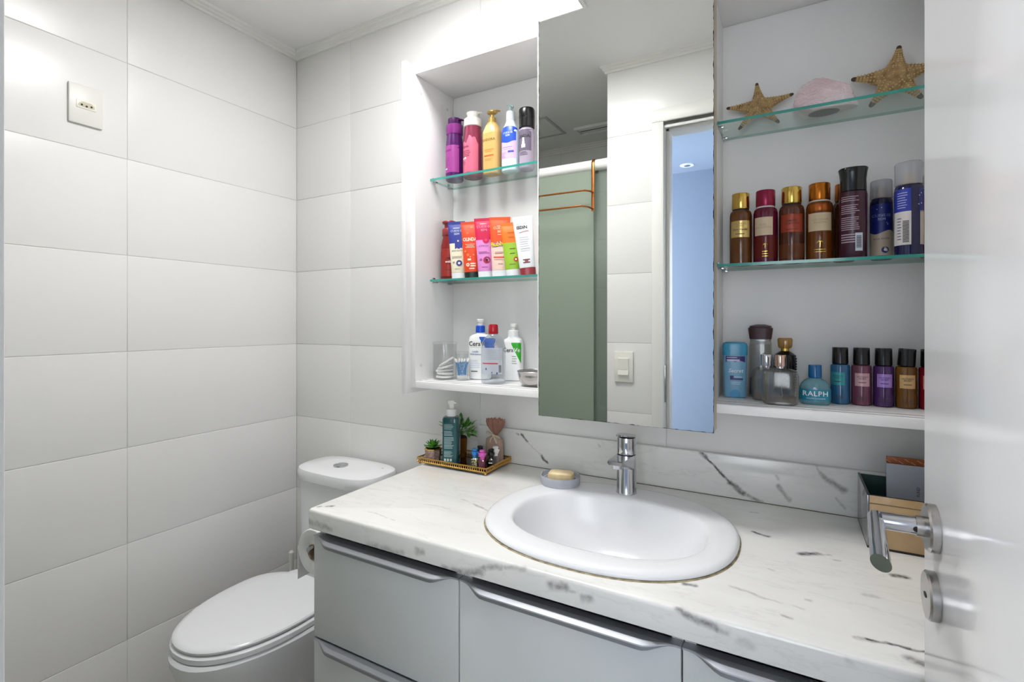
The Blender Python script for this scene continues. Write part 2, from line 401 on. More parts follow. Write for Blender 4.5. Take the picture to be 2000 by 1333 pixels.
finish('rosette', hb, STEEL, lever, (-.0001, hy, hz), (0, -pi/2, 0)); finish('collar', loft([(0, .0115), (.009, .0115)], 28), STEEL, lever, (-.0095, hy, hz), (0, -pi/2, 0))
finish('grub_screw', loft([(0, .0032), (.0006, .003)], 12), DARK, lever, (-.019, hy-.0098, hz-.001), (pi/2, 0, 0))
ks = finish('key_rosette', loft([(0, .0265), (.0075, .0265), (.0095, .0245)], 40), STEEL, d1, (-.0001, hy, .988), (0, -pi/2, 0))
finish('keyhole', loft([(0, .0028, .006), (.0004, .0028, .006)], 16), DARK, ks, (0, 0, .0096), (0, 0, 0))
for z in (.25, 1.05, 1.9): finish('hinge', tube(bmesh.new(), [(.030, -.660, z-.04), (.030, -.660, z+.04)], .006, 12), STEEL, d1)

# ================================================================== TOILET
def egg(bm, x, yb, yc, yf, hw, z, n=56, eb=3.2, ef=2.1):
    out = []
    for i in range(n):
        a = 2*pi*i/n; s = sin(a); e = eb if s > 0 else ef
        out.append(bm.verts.new((x+hw*sgp(cos(a), 2.2 if s < 0 else 2.6), yc+((yb-yc) if s > 0 else (yc-yf))*sgp(s, e), z)))
    return out
t = thing('toilet', 'white ceramic toilet with closed lid and round-cornered cistern by left wall', 'toilet', (.39, -.3, 0))
def T(*r): return [(a) for a in r]
bm = bmesh.new()
skin(bm, [egg(bm, 0, .20, -.05, yf, hw, z) for z, yf, hw in ((0, -.25, .115), (.02, -.252, .118), (.16, -.275, .125), (.26, -.325, .150), (.32, -.358, .172), (.36, -.372, .183), (.382, -.374, .186), (.390, -.368, .180))])
finish('bowl', bm, CERAM, t)
bm = bmesh.new()
skin(bm, [egg(bm, -.004, .045, -.09, yf, hw, z, eb=2.6) for z, yf, hw in ((.3915, -.360, .178), (.394, -.366, .184), (.407, -.366, .184), (.411, -.360, .178))])
finish('seat', bm, CERAM, t)
bm = bmesh.new()
skin(bm, [egg(bm, -.004, .055, -.09, yf, hw, z, eb=2.6) for z, yf, hw in ((.4135, -.352, .170), (.4165, -.361, .178), (.4225, -.362, .1795), (.427, -.358, .176), (.430, -.345, .163), (.4315, -.30, .12))])
finish('seat_lid', bm, CERAM, t)
for x in (-.075, .065): finish('hinge', tube(bmesh.new(), [(x-.02, .065, .405), (x+.02, .065, .405)], .010, 14), CERAM, t)
TX = .035
finish('cistern', loft([(.391, .165, .088, 4.5, TX, .185), (.45, .170, .092, 4.5, TX, .185), (.70, .174, .095, 4.5, TX, .183), (.732, .174, .095, 4.5, TX, .183)], 56), CERAM, t)
lid = finish('cistern_lid', loft([(.7335, .179, .099, 3.6, TX, .181), (.740, .185, .104, 3.4, TX, .179), (.762, .187, .106, 3.3, TX, .178), (.774, .183, .102, 3.2, TX, .178), (.780, .168, .088, 3, TX, .178), (.7822, .10, .05, 2.5, TX, .178)], 64), CERAM, t)
finish('flush_button', loft([(.7815, .026), (.7865, .0255), (.7875, .023), (.786, .0215), (.7868, .010)], 32), CHROME, lid, (TX-.012, .163, 0))
prints(None, [(-.006, .006, .0, .003)], INK, lid).rotation_euler = (-pi/2, 0, 0)
pl = lid.children[-1]; pl.name = 'maker_mark'; pl.location = (TX+.135, .215, .7802)
# brush in the corner
t = thing('toilet_brush', 'slim off-white brush handle standing in the corner behind the toilet', 'brush', (.105, -.105, 0))
finish('holder', loft([(0, .040), (.01, .043), (.12, .038), (.13, .034)], 28), PLASW, t); finish('handle', loft([(.125, .008), (.37, .0085), (.393, .010), (.398, .006)], 16), PLASW, t)
# toilet roll
t = thing('toilet_roll_holder', 'small metal toilet roll holder fixed to the vanity side', 'roll holder', (.8085, -.45, .70))
finish('rose', loft([(0, .018), (.006, .017)], 24), CHROME, t, (0, .06, 0), (0, -pi/2, 0))
finish('arm', tube(bmesh.new(), [(-.004, .06, 0), (-.09, .06, 0), (-.098, .052, 0), (-.098, -.065, 0)], .006, 12), CHROME, t)
t = thing('toilet_roll', 'white toilet paper roll hanging beside the vanity drawers', 'toilet roll', (.7105, -.4485, .6868))
bm = bmesh.new(); n = 40
def rr_(y, r): return [bm.verts.new((r*cos(2*pi*k/n), y, r*sin(2*pi*k/n))) for k in range(n)]
R = [rr_(-.048, .021), rr_(-.050, .024), rr_(-.050, .058), rr_(-.048, .060), rr_(.048, .060), rr_(.050, .058), rr_(.050, .024), rr_(.048, .021)]; skin(bm, R+[R[0]], False, False)
PAPER = mat('#f0efed', .9, name='paper'); finish('paper', bm, PAPER, t)
bm = bmesh.new(); R = [rr_(-.0505, .0195), rr_(-.0505, .0207), rr_(.0505, .0207), rr_(.0505, .0195)]; skin(bm, R+[R[0]], False, False); finish('core', bm, mat('#a58f74', .9), t)
finish('loose_sheet', box(-.0612, -.0602, -.0495, .0495, -.085, .004, .0003), PAPER, t)

# ================================================================== VANITY
XV = [.81, 1.2335, 1.659, 2.0845]; YFR = -.578
def handle(x0, x1, zt, parent, ox):
    bm = bmesh.new(); N = 44; rings = []
    for i in range(N+1):
        x = x0+.001+(x1-x0-.002)*i/N
        q = min((x-x0-.012)/.052, (x1-.012-x)/.052, 1); q = max(0, q); q = q*q*(3-2*q)
        p = .0015+.0165*q; dn = .0012+.0065*q; dz = -.0060*q
        prof = [(.0, .0012), (-p*.55, .0012+dz*.35), (-p, dz+.0006), (-p-.0012, dz-.001), (-p-.001, dz-dn), (-p+.0012, dz-dn), (-p+.0014, dz-.0022), (-p*.5, dz*.35-.0012), (.0, -.0008)]
        rings.append([bm.verts.new((x-ox, YFR+a, zt+b)) for a, b in prof])
    k = len(rings[0])
    for a, b in zip(rings, rings[1:]):
        for i in range(k): bm.faces.new((a[i], a[(i+1) % k], b[(i+1) % k], b[i]))
    bm.faces.new(rings[0]); bm.faces.new(rings[-1][::-1])
    bx(bm, x0+.001-ox, x1-.001-ox, YFR, YFR+.016, zt-.0002, zt+.0012)
    return finish('handle', bm, ALU, parent, smooth=16)
vl = ['grey-white lacquered drawer unit at the left end of the vanity', 'grey-white lacquered vanity cabinet under the washbasin', 'grey-white lacquered vanity cabinet at the right end beside the door']
for i in range(3):
    x0, x1 = XV[i], XV[i+1]; ox = (x0+x1)/2
    t = thing('vanity_drawer_unit' if i == 0 else 'vanity_cabinet', vl[i], 'cabinet', (ox, 0, 0), group='vanity units')
    bm = bmesh.new(); a, b = x0+.001-ox, x1-.001-ox
    bx(bm, a, a+.018, -.559, -.012, .10, .7985); bx(bm, b-.018, b, -.559, -.012, .10, .7985); bx(bm, a+.018, b-.018, -.559, -.012, .10, .118); bx(bm, a+.018, b-.018, -.024, -.012, .118, .7985)
    bx(bm, a+.02, b-.02, -.50, -.48, 0, .10)
    finish('body', bm, LAMI, t, smooth=0)
    for z0, z1 in (((.5435, .7835), (.3035, .5385), (.104, .2985)) if i == 0 else ((.104, .7835),)):
        f = finish('drawer_front' if i == 0 else 'cabinet_door', box(a+.0005, b-.0005, YFR, -.5595, z0, z1, .0012), LACQ, t, smooth=30)
        handle(x0, x1, z1, f, ox)
# --- marble worktop
def marble(name, segs):
    m = bpy.data.materials.new(name); m.use_nodes = True; nt = m.node_tree; L = nt.links.new; N = nt.nodes.new
    b = nt.nodes['Principled BSDF']; b.inputs['Roughness'].default_value = .16; b.inputs['Coat Weight'].default_value = .15
    g = N('ShaderNodeNewGeometry')
    def noise(sc, det=4, vec=None, rough=.55):
        n = N('ShaderNodeTexNoise'); n.inputs['Scale'].default_value = sc; n.inputs['Detail'].default_value = det; n.inputs['Roughness'].default_value = rough
        L(vec or g.outputs['Position'], n.inputs['Vector']); return n
    def vm(op, a, bb=None, s=None):
        n = N('ShaderNodeVectorMath'); n.operation = op
        for k, q in ((0, a), (1, bb)):
            if q is None: continue
            if isinstance(q, tuple): n.inputs[k].default_value = q
            else: L(q, n.inputs[k])
        if s is not None:
            if isinstance(s, float): n.inputs['Scale'].default_value = s
            else: L(s, n.inputs['Scale'])
        return n
    def mt(op, a, bb=None, c=None, clamp=False):
        n = N('ShaderNodeMath'); n.operation = op; n.use_clamp = clamp
        for k, q in enumerate((a, bb, c)):
            if q is None: continue
            if isinstance(q, (int, float)): n.inputs[k].default_value = q
            else: L(q, n.inputs[k])
        return n.outputs[0]
    nd = noise(38, 4); off = vm('SUBTRACT', nd.outputs['Color'], (.5, .5, .5)); off = vm('SCALE', off.outputs[0], None, .016)
    p = vm('ADD', g.outputs['Position'], off.outputs[0]).outputs[0]
    patchy = mt('MULTIPLY_ADD', noise(75, 4).outputs['Fac'], 2.6, -.55, True)
    best = None
    for (ax, ay, az), (bx_, by, bz), wd, k in segs:
        ab = (bx_-ax, by-ay, bz-az); l2 = sum(q*q for q in ab)+1e-9
        pa = vm('SUBTRACT', p, (ax, ay, az)).outputs[0]
        dn = N('ShaderNodeVectorMath'); dn.operation = 'DOT_PRODUCT'; L(pa, dn.inputs[0]); dn.inputs[1].default_value = tuple(q/l2 for q in ab)
        h = mt('ADD', dn.outputs['Value'], 0., None, True)
        sc = N('ShaderNodeVectorMath'); sc.operation = 'SCALE'; sc.inputs[0].default_value = ab; L(h, sc.inputs['Scale'])
        ds = N('ShaderNodeVectorMath'); ds.operation = 'DISTANCE'; L(pa, ds.inputs[0]); L(sc.outputs[0], ds.inputs[1])
        mr = N('ShaderNodeMapRange'); mr.interpolation_type = 'SMOOTHSTEP'; L(ds.outputs['Value'], mr.inputs[0])
        mr.inputs[1].default_value = wd*1.9; mr.inputs[2].default_value = wd*.1; mr.inputs[3].default_value = 0; mr.inputs[4].default_value = k
        best = mr.outputs[0] if best is None else mt('MAXIMUM', best, mr.outputs[0])
    # faint natural veining, stretched along the slab
    mp = N('ShaderNodeMapping'); L(g.outputs['Position'], mp.inputs[0]); mp.inputs['Scale'].default_value = (1.2, 4.5, 4.5); mp.inputs['Rotation'].default_value = (0, .2, .16)
    fv = noise(2.6, 7, mp.outputs[0], .6); fa = mt('ABSOLUTE', mt('SUBTRACT', fv.outputs['Fac'], .5))
    r = N('ShaderNodeMapRange'); L(fa, r.inputs[0]); r.inputs[1].default_value = .018; r.inputs[2].default_value = 0; r.inputs[3].default_value = 0; r.inputs[4].default_value = .09
    fine = mt('MULTIPLY', r.outputs[0], patchy)
    cl = N('ShaderNodeMapRange'); L(noise(4.2, 5, mp.outputs[0]).outputs['Fac'], cl.inputs[0]); cl.inputs[1].default_value = .42; cl.inputs[2].default_value = .75; cl.inputs[4].default_value = .22
    c0 = N('ShaderNodeMix'); c0.data_type = 'RGBA'; c0.inputs[6].default_value = hexc('#efeeea'); c0.inputs[7].default_value = hexc('#cdccc9'); L(cl.outputs[0], c0.inputs[0])
    mask = mt('MAXIMUM', mt('MULTIPLY', best, mt('MULTIPLY_ADD', patchy, .75, .25)), fine)
    c1 = N('ShaderNodeMix'); c1.data_type = 'RGBA'; L(c0.outputs[2], c1.inputs[6]); c1.inputs[7].default_value = hexc('#35332f'); L(mask, c1.inputs[0])
    L(c1.outputs[2], b.inputs['Base Color']); return m
BS = [(1.076, .942, 1.097, .922, .0035, .9), (1.059, .946, 1.066, .942, .0028, .6), (1.097, .919, 1.144, .886, .0014, .3), (1.144, .886, 1.165, .867, .0035, .9), (1.604, .953, 1.618, .941, .0042, 1), (1.618, .941, 1.647, .914, .0032, 1), (1.647, .914, 1.674, .888, .0032, .95), (1.674, .888, 1.704, .864, .0056, 1), (1.714, .86, 1.745, .851, .0042, .6), (1.776, .92, 1.78, .913, .0028, .5), (1.782, .896, 1.806, .866, .0042, .6), (1.86, .954, 1.869, .94, .0028, .35), (1.869, .94, 1.883, .927, .0049, .6), (1.883, .927, 1.914, .909, .0063, .65), (1.901, .886, 1.918, .868, .0028, .3), (1.325, .943, 1.331, .936, .0021, .4)]
TP = [(.814, -.569, .817, -.564, .0033, .7), (.83, -.556, .84, -.547, .0044, .8), (.942, -.531, 1.032, -.54, .0022, .3), (1.085, -.359, 1.13, -.37, .0022, .35), (1.13, -.37, 1.19, -.39, .0033, .5), (1.826, -.284, 1.854, -.268, .0066, 1), (1.856, -.27, 1.874, -.262, .0033, .6), (1.88, -.28, 1.889, -.279, .0033, .5), (1.65, -.506, 1.665, -.504, .0044, .8), (1.718, -.476, 1.771, -.489, .0033, .35), (1.771, -.489, 1.826, -.493, .0022, .25), (1.891, -.54, 1.906, -.537, .0044, .5), (1.903, -.536, 1.966, -.529, .0028, 1), (1.948, -.557, 1.959, -.562, .0085, .7), (1.966, -.299, 1.983, -.295, .0066, 1), (1.799, -.53, 1.81, -.53, .0033, .5), (1.832, -.462, 1.836, -.462, .0033, .4), (1.915, -.397, 1.931, -.395, .0055, .35), (1.737, -.216, 1.767, -.225, .0044, 1), (1.728, -.097, 1.742, -.096, .0033, .4), (1.026, -.428, 1.101, -.424, .0022, .2), (.82, -.411, .885, -.401, .0033, .15), (1.772, -.38, 1.781, -.383, .0033, .4)]
FRV = [(.805, .82, .879, .815, .0063, .6), (1.001, .803, 1.093, .806, .0081, .55), (1.133, .822, 1.149, .823, .0072, .7), (1.202, .805, 1.251, .805, .0054, .7), (1.235, .801, 1.292, .817, .0072, .9), (1.292, .823, 1.334, .837, .0054, .7), (1.344, .839, 1.387, .845, .0045, .5), (1.437, .829, 1.464, .833, .0081, .9), (1.499, .822, 1.512, .825, .0072, .8), (1.462, .83, 1.481, .828, .0036, .4), (1.657, .846, 1.671, .842, .0063, 1), (1.671, .842, 1.708, .836, .0063, .95), (1.708, .836, 1.726, .833, .0054, .45), (1.744, .824, 1.757, .825, .0072, .35), (1.876, .841, 1.881, .84, .0045, .3)]
MB1 = marble('marble_slab', [((a, b, .8485), (c, d, .8485), e, k) for a, b, c, d, e, k in TP]+[((a, -.588, b), (c, -.588, d), e*.9, k*.75) for a, b, c, d, e, k in FRV])
MB2 = marble('marble_backsplash', [((a, -.02, b), (c, -.02, d), e, k) for a, b, c, d, e, k in BS])
CT = .8485
t = thing('worktop', 'white marble vanity worktop with dark grey veins and an upstand', 'worktop', (1.455, -.3, .80))
OX, OY, OZ = -1.455, .3, -.80
SX, SY = 1.452, -.325
def rrect(bm, x0, x1, y0, y1, z, r, k=6):
    out = []
    for cx_, cy_, a0 in ((x1-r, y1-r, 0), (x0+r, y1-r, pi/2), (x0+r, y0+r, pi), (x1-r, y0+r, 1.5*pi)):
        for i in range(k): a = a0+pi/2*i/(k-1); out.append(bm.verts.new((cx_+r*cos(a)+OX, cy_+r*sin(a)+OY, z+OZ)))
    return out
bm = bmesh.new(); X0, X1, Y0, Y1 = .800, XR-.001, -.588, -.0015
lo = [rrect(bm, X0+i, X1, Y0+i, Y1, z, .008) for i, z in ((.004, CT-.048), (0, CT-.045), (0, CT-.007), (.0013, CT-.0025), (.003, CT-.0007), (.0065, CT))]
skin(bm, lo, False, False)
ho = []
for z in (CT, CT-.048):
    ho.append([bm.verts.new((SX+OX+.245*sgp(cos(2*pi*i/48), 2.3), SY+OY+.207*sgp(sin(2*pi*i/48), 2.3), z+OZ)) for i in range(48)])
for i in range(48): bm.faces.new((ho[0][i], ho[0][(i+1) % 48], ho[1][(i+1) % 48], ho[1][i]))
bm.edges.ensure_lookup_table()
for a, b in ((lo[-1], ho[0]), (lo[0], ho[1])):
    es = []
    for lp in (a, b):
        for i in range(len(lp)): es.append(bm.edges.get((lp[i], lp[(i+1) % len(lp)])))
    bmesh.ops.triangle_fill(bm, use_beauty=True, edges=[e for e in es if e])
finish('slab', bm, MB1, t, smooth=40)
finish('backsplash', bx(bmesh.new(), .915+OX, X1+OX, -.02+OY, -.0015+OY, CT+.0006+OZ, .9555+OZ, .002), MB2, t, smooth=40)
finish('sealant_line', box(.915+OX, X1+OX, -.0212+OY, -.0203+OY, CT+.0001+OZ, CT+.0011+OZ), mat('#5c4f3c', .8), t, smooth=0)

# --- washbasin
t = thing('washbasin', 'white oval ceramic drop-in washbasin set in the marble worktop', 'washbasin', (SX, SY, CT))
def br(bm, z, rx, ry, dx=0, dy=0, e=2.3): return ring(bm, z, rx, ry, e, dx, dy, 72)
bm = bmesh.new()
R = [br(bm, *a) for a in ((.0006, .266, .230), (.005, .2685, .2325), (.0105, .2665, .2305), (.0140, .2600, .2240), (.0152, .2500, .2140), (.0155, .232, .186, .002, -.009), (.0152, .217, .164, .005, -.016, 2.35), (.0135, .2105, .1565, .005, -.017, 2.4), (.0095, .2070, .1530, .005, -.017, 2.4), (.002, .2045, .1505, .005, -.017, 2.4), (-.020, .199, .145, .005, -.016, 2.35), (-.050, .189, .134, .005, -.014, 2.3), (-.080, .170, .115, .005, -.010, 2.2), (-.102, .140, .092, .005, -.004, 2.1), (-.114, .098, .066, .005, .004, 2), (-.118, .055, .042, .005, .008, 2), (-.121, .024, .024, .005, .010, 2),
    (-.128, .024, .024, .005, .010, 2), (-.130, .05, .04, .005, .008, 2), (-.118, .145, .10, .005, 0, 2), (-.06, .196, .14, .005, -.01, 2.2), (-.01, .212, .155, .005, -.012, 2.3), (-.0002, .235, .195, .002, -.005, 2.3), (.0006, .240, .200, 0, 0, 2.3))]
skin(bm, R+[R[0]], False, False); finish('basin', bm, CERAM, t, smooth=60)
finish('drain', loft([(-.1225, .0205), (-.1198, .0232), (-.1188, .022), (-.1192, .013), (-.1172, .012), (-.1168, .008)], 32), CHROME, t, (.005, .010, 0))
SEAL = mat('#b3a684', .7, noise=(60, '#857659', .4, .6), name='old_sealant')
bm = bmesh.new(); skin(bm, [br(bm, .0002, .2708, .2348), br(bm, .0014, .2698, .2338), br(bm, .0018, .2675, .2315)], False, False); finish('sealant', bm, SEAL, t)

# --- tap
t = thing('basin_tap', 'chrome single lever tap on the back ledge of the washbasin', 'tap', (1.4455, -.1485, CT+.0145))
finish('body', loft([(0, .0258), (.003, .0258), (.006, .0247), (.085, .0238), (.0975, .0232)], 40), CHROME, t)
bm = bmesh.new(); prof = []
for y, zt, zb, hwd in ((.005, .0985, .058, .0222), (-.020, .0990, .064, .0226), (-.050, .1005, .077, .0212), (-.080, .1020, .0885, .0198), (-.094, .1026, .0910, .0190), (-.098, .1020, .0925, .0182)):
    prof.append([bm.verts.new((sx*hwd*q, y, z)) for sx, z, q in ((-1, zb, .80), (1, zb, .80), (1, zb+.004, .97), (1, zt-.006, 1), (1, zt-.001, .93), (-1, zt-.001, .93), (-1, zt-.006, 1), (-1, zb+.004, .97))])
skin(bm, prof); finish('spout', bm, CHROME, t, smooth=30)
finish('aerator', loft([(.0800, .0105), (.0815, .0120), (.0915, .0122)], 28), CHROME, t, (0, -.078, 0))
finish('seam_ring', loft([(.0975, .0225), (.0995, .0225)], 40), DARK, t)
bm = loft([(.0995, .0232), (.103, .0234), (.138, .0232), (.1405, .0225)], 40)
lv = finish('lever', bm, CHROME, t)
bm = bmesh.new(); R = []
for y, hwd, zt in ((.021, .012, .1415), (.012, .021, .1425), (-.005, .0232, .1435), (-.022, .0205, .1455), (-.036, .0165, .148), (-.045, .012, .150), (-.048, .006, .1505)):
    R.append([bm.verts.new(q) for q in ((-hwd, y, zt), (hwd, y, zt), (hwd*.95, y, zt+.0035), (-hwd*.95, y, zt+.0035))])
skin(bm, R); finish('lever_plate', bm, CHROME, lv, smooth=40)

# --- soap dish and soap
t = thing('soap_dish', 'round frosted grey plastic soap dish on the washbasin rim', 'soap dish', (1.272, -.168, CT+.0149))
FROST = clear('#dfe1e8', .55, .3, .25, '#d3d6de', name='frosted_plastic')
bm = bmesh.new(); R = [ring(bm, z, r, r*.92, 2, n=48) for z, r in ((0, .050), (.004, .0525), (.022, .0535), (.0245, .0525), (.0235, .0505), (.012, .048), (.010, .040))]; skin(bm, R); finish('dish', bm, FROST, t)
bm = bmesh.new(); R = [ring(bm, z, r, r*.92, 2, n=48) for z, r in ((.0105, .0475), (.0135, .0478), (.0135, .044), (.0105, .044))]; skin(bm, R+[R[0]], False, False); finish('inner_ring', bm, mat('#c5c8d0', .3), t)
t = thing('soap_bar', 'cream rectangular bar of soap lying in the soap dish', 'soap', (1.274, -.166, CT+.0276), radians(12))
finish('bar', loft([(-.0015, .030, .018, 6), (.0, .0325, .0205, 6), (.008, .0340, .0215, 6), (.016, .0325, .0200, 6), (.0195, .028, .016, 5)], 48), mat('#e8d3a6', .45, noise=(60, '#d9bd85', .4, .8), sss=.2, name='soap'), t)

# ================================================================== UPPER CABINET
BX0, BXR, BY, BZ0, BZ1 = .799, XR-.001, -.2125, 1.094, 2.063
t = cab = thing('wall_cabinet', 'white open wall cabinet with glass shelves above the worktop', 'wall cabinet', (1.45, -.10, 1.094))
CX, CY, CZ0 = -1.45, .10, -1.094
def cb(name, x0, x1, y0, y1, z0, z1, m=LAMI, bev=.0008): return finish(name, box(x0+CX, x1+CX, y0+CY, y1+CY, z0+CZ0, z1+CZ0, bev), m, cab, smooth=30)
cb('outer_side_panel', .782, BX0-.0003, -.236, -.0005, 1.077, 2.079)
cb('side_panel', BX0, .815, BY, -.0005, BZ0, BZ1); cb('side_panel', BXR-.018, BXR, BY, -.0005, BZ0, BZ1)
cb('top_board', .8152, BXR-.0182, BY, -.0005, 2.0435, BZ1); bb = cb('bottom_board', .8152, BXR-.0182, BY, -.0005, BZ0, 1.1135)
cb('back_panel', .8152, BXR-.0182, -.018, -.0005, 1.1137, 2.0433, LAMIN)
cb('divider', 1.226, 1.244, BY+.001, -.0182, 1.1137, 2.0433); cb('divider', 1.639, 1.657, BY+.001, -.0182, 1.1137, 2.0433)
for y in (-.195, -.168):
    finish('sliding_track', box(.8153+CX, BXR-.0183+CX, y+CY-.001, y+CY+.001, 1.1135+CZ0, 1.1141+CZ0), mat('#8d8d90', .5), bb, smooth=0)
def shelf(x0, x1, z):
    bm = bmesh.new(); bx(bm, x0+CX, x1+CX, -.142+CY, -.0185+CY, z-.0065+CZ0, z+CZ0)
    bm.normal_update()
    for f in bm.faces: f.material_index = 0 if abs(f.normal.z) > .5 else (1 if f.normal.y < -.5 else 2)
    s = finish('glass_shelf', bm, [GLASS_FACE, GLASS_EDGE, GLASS_BACK], cab, smooth=0)
    for x, q in ((x0, 1), (x1, -1)):
        for y in (-.125, -.045):
            p = bmesh.new(); bx(p, min(x, x+q*.014)+CX, max(x, x+q*.014)+CX, y-.006+CY, y+.006+CY, z-.0115+CZ0, z-.0068+CZ0, .001); bx(p, min(x, x+q*.003)+CX, max(x, x+q*.003)+CX, y-.006+CY, y+.006+CY, z+.0003+CZ0, z+.006+CZ0, .001)
            finish('shelf_pin', p, CHROME, s)
LT, LM, RT, RM = 1.743, 1.4265, 1.7605, 1.4290
shelf(.8155, 1.2255, LT); shelf(.8155, 1.2255, LM); shelf(1.6575, BXR-.0185, RT); shelf(1.6575, BXR-.0185, RM)
bm = bmesh.new()
for x, y, z in ((.8151, -.185, 2.0), (.8151, -.18, 1.17), (.8151, -.06, 2.0)): pass
for y, z in ((-.185, 1.995), (-.185, 1.16), (-.05, 1.995)): finish('screw_cap', loft([(0, .005), (.0006, .0045)], 14), mat('#d8d7da', .4), cab, (.8151+CX, y+CY, z+CZ0), (0, pi/2, 0))

# --- sliding mirror door
MR = bpy.data.materials.new('mirror_glass'); MR.use_nodes = True; nt = MR.node_tree; L = nt.links.new; N = nt.nodes.new
b = nt.nodes['Principled BSDF']; b.inputs['Metallic'].default_value = 1; b.inputs['Roughness'].default_value = .0
tc = N('ShaderNodeTexCoord'); sp = N('ShaderNodeSeparateXYZ'); L(tc.outputs['Object'], sp.inputs[0])
HX, HZ = .2045, .5345
def edge(axis, half):
    a = N('ShaderNodeMath'); a.operation = 'ABSOLUTE'; L(sp.outputs[axis], a.inputs[0]); s_ = N('ShaderNodeMath'); s_.operation = 'SUBTRACT'; s_.inputs[0].default_value = half; L(a.outputs[0], s_.inputs[1]); return s_.outputs[0]
mn = N('ShaderNodeMath'); mn.operation = 'MINIMUM'; L(edge(0, HX), mn.inputs[0]); L(edge(2, HZ), mn.inputs[1])
nz = N('ShaderNodeTexNoise'); nz.inputs['Scale'].default_value = 45; nz.inputs['Detail'].default_value = 4; L(tc.outputs['Object'], nz.inputs['Vector'])
thr = N('ShaderNodeMapRange'); L(nz.outputs['Fac'], thr.inputs[0]); thr.inputs[1].default_value = .45; thr.inputs[2].default_value = .75; thr.inputs[3].default_value = .0003; thr.inputs[4].default_value = .0026
lt = N('ShaderNodeMath'); lt.operation = 'LESS_THAN'; L(mn.outputs[0], lt.inputs[0]); L(thr.outputs[0], lt.inputs[1])
mx = N('ShaderNodeMix'); mx.data_type = 'RGBA'; mx.inputs[6].default_value = (.83, .85, .83, 1); mx.inputs[7].default_value = hexc('#2b2a26'); L(lt.outputs[0], mx.inputs[0]); L(mx.outputs[2], b.inputs['Base Color'])
t = thing('mirror_door', 'tall sliding mirror panel in the middle of the wall cabinet', 'mirror', (1.4625, -.245, 1.595))
finish('mirror_glass', box(-HX, HX, -.025, -.021, -HZ, HZ), MR, t, smooth=0)
finish('backing_panel', box(-HX+.0005, HX-.0005, -.0208, .024, -HZ+.001, HZ-.001), mat('#c4b8a4', .5, name='panel_edge'), t, smooth=0)
# door stays clear of the cabinet front

# ================================================================== BOTTLES AND TUBES
def pump(t, z, m, r=.012, h=.03, reach=.03, rotz=0, head=.011):
    p = finish('pump', loft([(z, r), (z+h*.5, r*.95), (z+h*.55, r*.45), (z+h, r*.42)], 24), m, t)
    bm = loft([(0, head*.9), (.003, head), (.008, head), (.010, head*.7)], 24); tube(bm, [(0, 0, .005), (reach*.7, 0, .005), (reach, 0, .001)], [.0045, .004, .003], 10)
    finish('pump_head', bm, m, p, (0, 0, z+h), (0, 0, rotz)); return p
# --- left, top shelf
PUR, PURD, PURL = mat('#4c1558', .15, name='purple_plastic'), mat('#4c0f54', .25), mat('#84297f', .3)
t = thing('lotion_bottle', 'purple lotion bottle with purple pump collar, leftmost on the top left shelf', 'bottle', (.8672, -.082, LT))
s = [(0, .0255), (.003, .0285), (.10, .0288), (.12, .0275), (.135, .0255), (.147, .0245), (.149, .015)]
finish('body', loft(s), PUR, t); patch('label', s, -.72, .72, .022, .108, mat('#963a88', .35), t)
finish('collar', loft([(.146, .0255), (.148, .0268), (.176, .0262), (.178, .024)]), PURL, t)
bm = loft([(.178, .021), (.19, .0215), (.1975, .021), (.199, .018)]); tube(bm, [(0, 0, .192), (.027, .0, .192), (.034, 0, .189)], [.008, .006, .004], 10, flat=.6); finish('pump_head', bm, PURD, t)
lettering('tododia', .0105, s, -.009, .092, mat('#5a1458', .4), t); prints(s, para(-.021, .004, .066, 5, .0055, .0014), mat('#6b1f66', .5), t); prints(s, [(-.021, -.008, .034, .003)], WHITE, t, name='white_mark')
t = thing('lotion_bottle', 'rose pink lotion bottle with white pump collar on the top left shelf', 'bottle', (.937, -.082, LT))
s = [(0, .026), (.003, .0300), (.10, .0302), (.125, .0288), (.145, .0268), (.160, .0255), (.162, .015)]
finish('body', loft(s), mat('#83304a', .15, name='rose_plastic'), t); patch('label', s, -.75, .75, .012, .115, mat('#c9657f', .35), t, top=lambda x: .010*sin(x*6)+.006*sin(x*15))
finish('collar', loft([(.158, .0265), (.160, .0282), (.182, .0278), (.184, .025)]), PLASW, t)
bm = loft([(.184, .017), (.196, .0175), (.2005, .0205), (.2035, .0205), (.2045, .018)]); tube(bm, [(0, 0, .200), (.028, .0, .201), (.035, 0, .199)], [.006, .005, .003], 10, flat=.5); finish('pump_head', bm, PLASW, t)
lettering('tododia', .0105, s, -.012, .092, mat('#7a2038', .4), t); prints(s, para(-.024, .012, .078, 4, .0052, .0020), mat('#7a2038', .5), t); prints(s, para(-.022, -.006, .046, 3, .004, .0012), mat('#7a2038', .5), t); prints(s, [(-.020, -.014, .056, .006), (-.011, -.006, .057, .006)], WHITE, t, name='white_mark')
t = thing('shampoo_bottle', 'pale gold faceted pump bottle in the middle of the top left shelf', 'bottle', (1.0076, -.082, LT))
s = [(0, .024, .017, 3.5), (.003, .0262, .019, 3.5), (.03, .0272, .020, 3.2), (.118, .0290, .021, 3), (.130, .0288, .021, 3), (.148, .021, .018, 2.4), (.158, .0150, .0145, 2), (.160, .011, .011, 2)]
finish('body', loft(s), mat('#cfa965', .3, name='pale_gold_plastic'), t, smooth=28); patch('shoulder_facet', s, -.7, .7, .124, .150, mat('#e6c884', .25), t, nx=6)
gp = mat('#c2a05a', .3, .6); finish('pump', loft([(.159, .0125), (.174, .0120), (.178, .0055), (.190, .0050)], 24), gp, t)
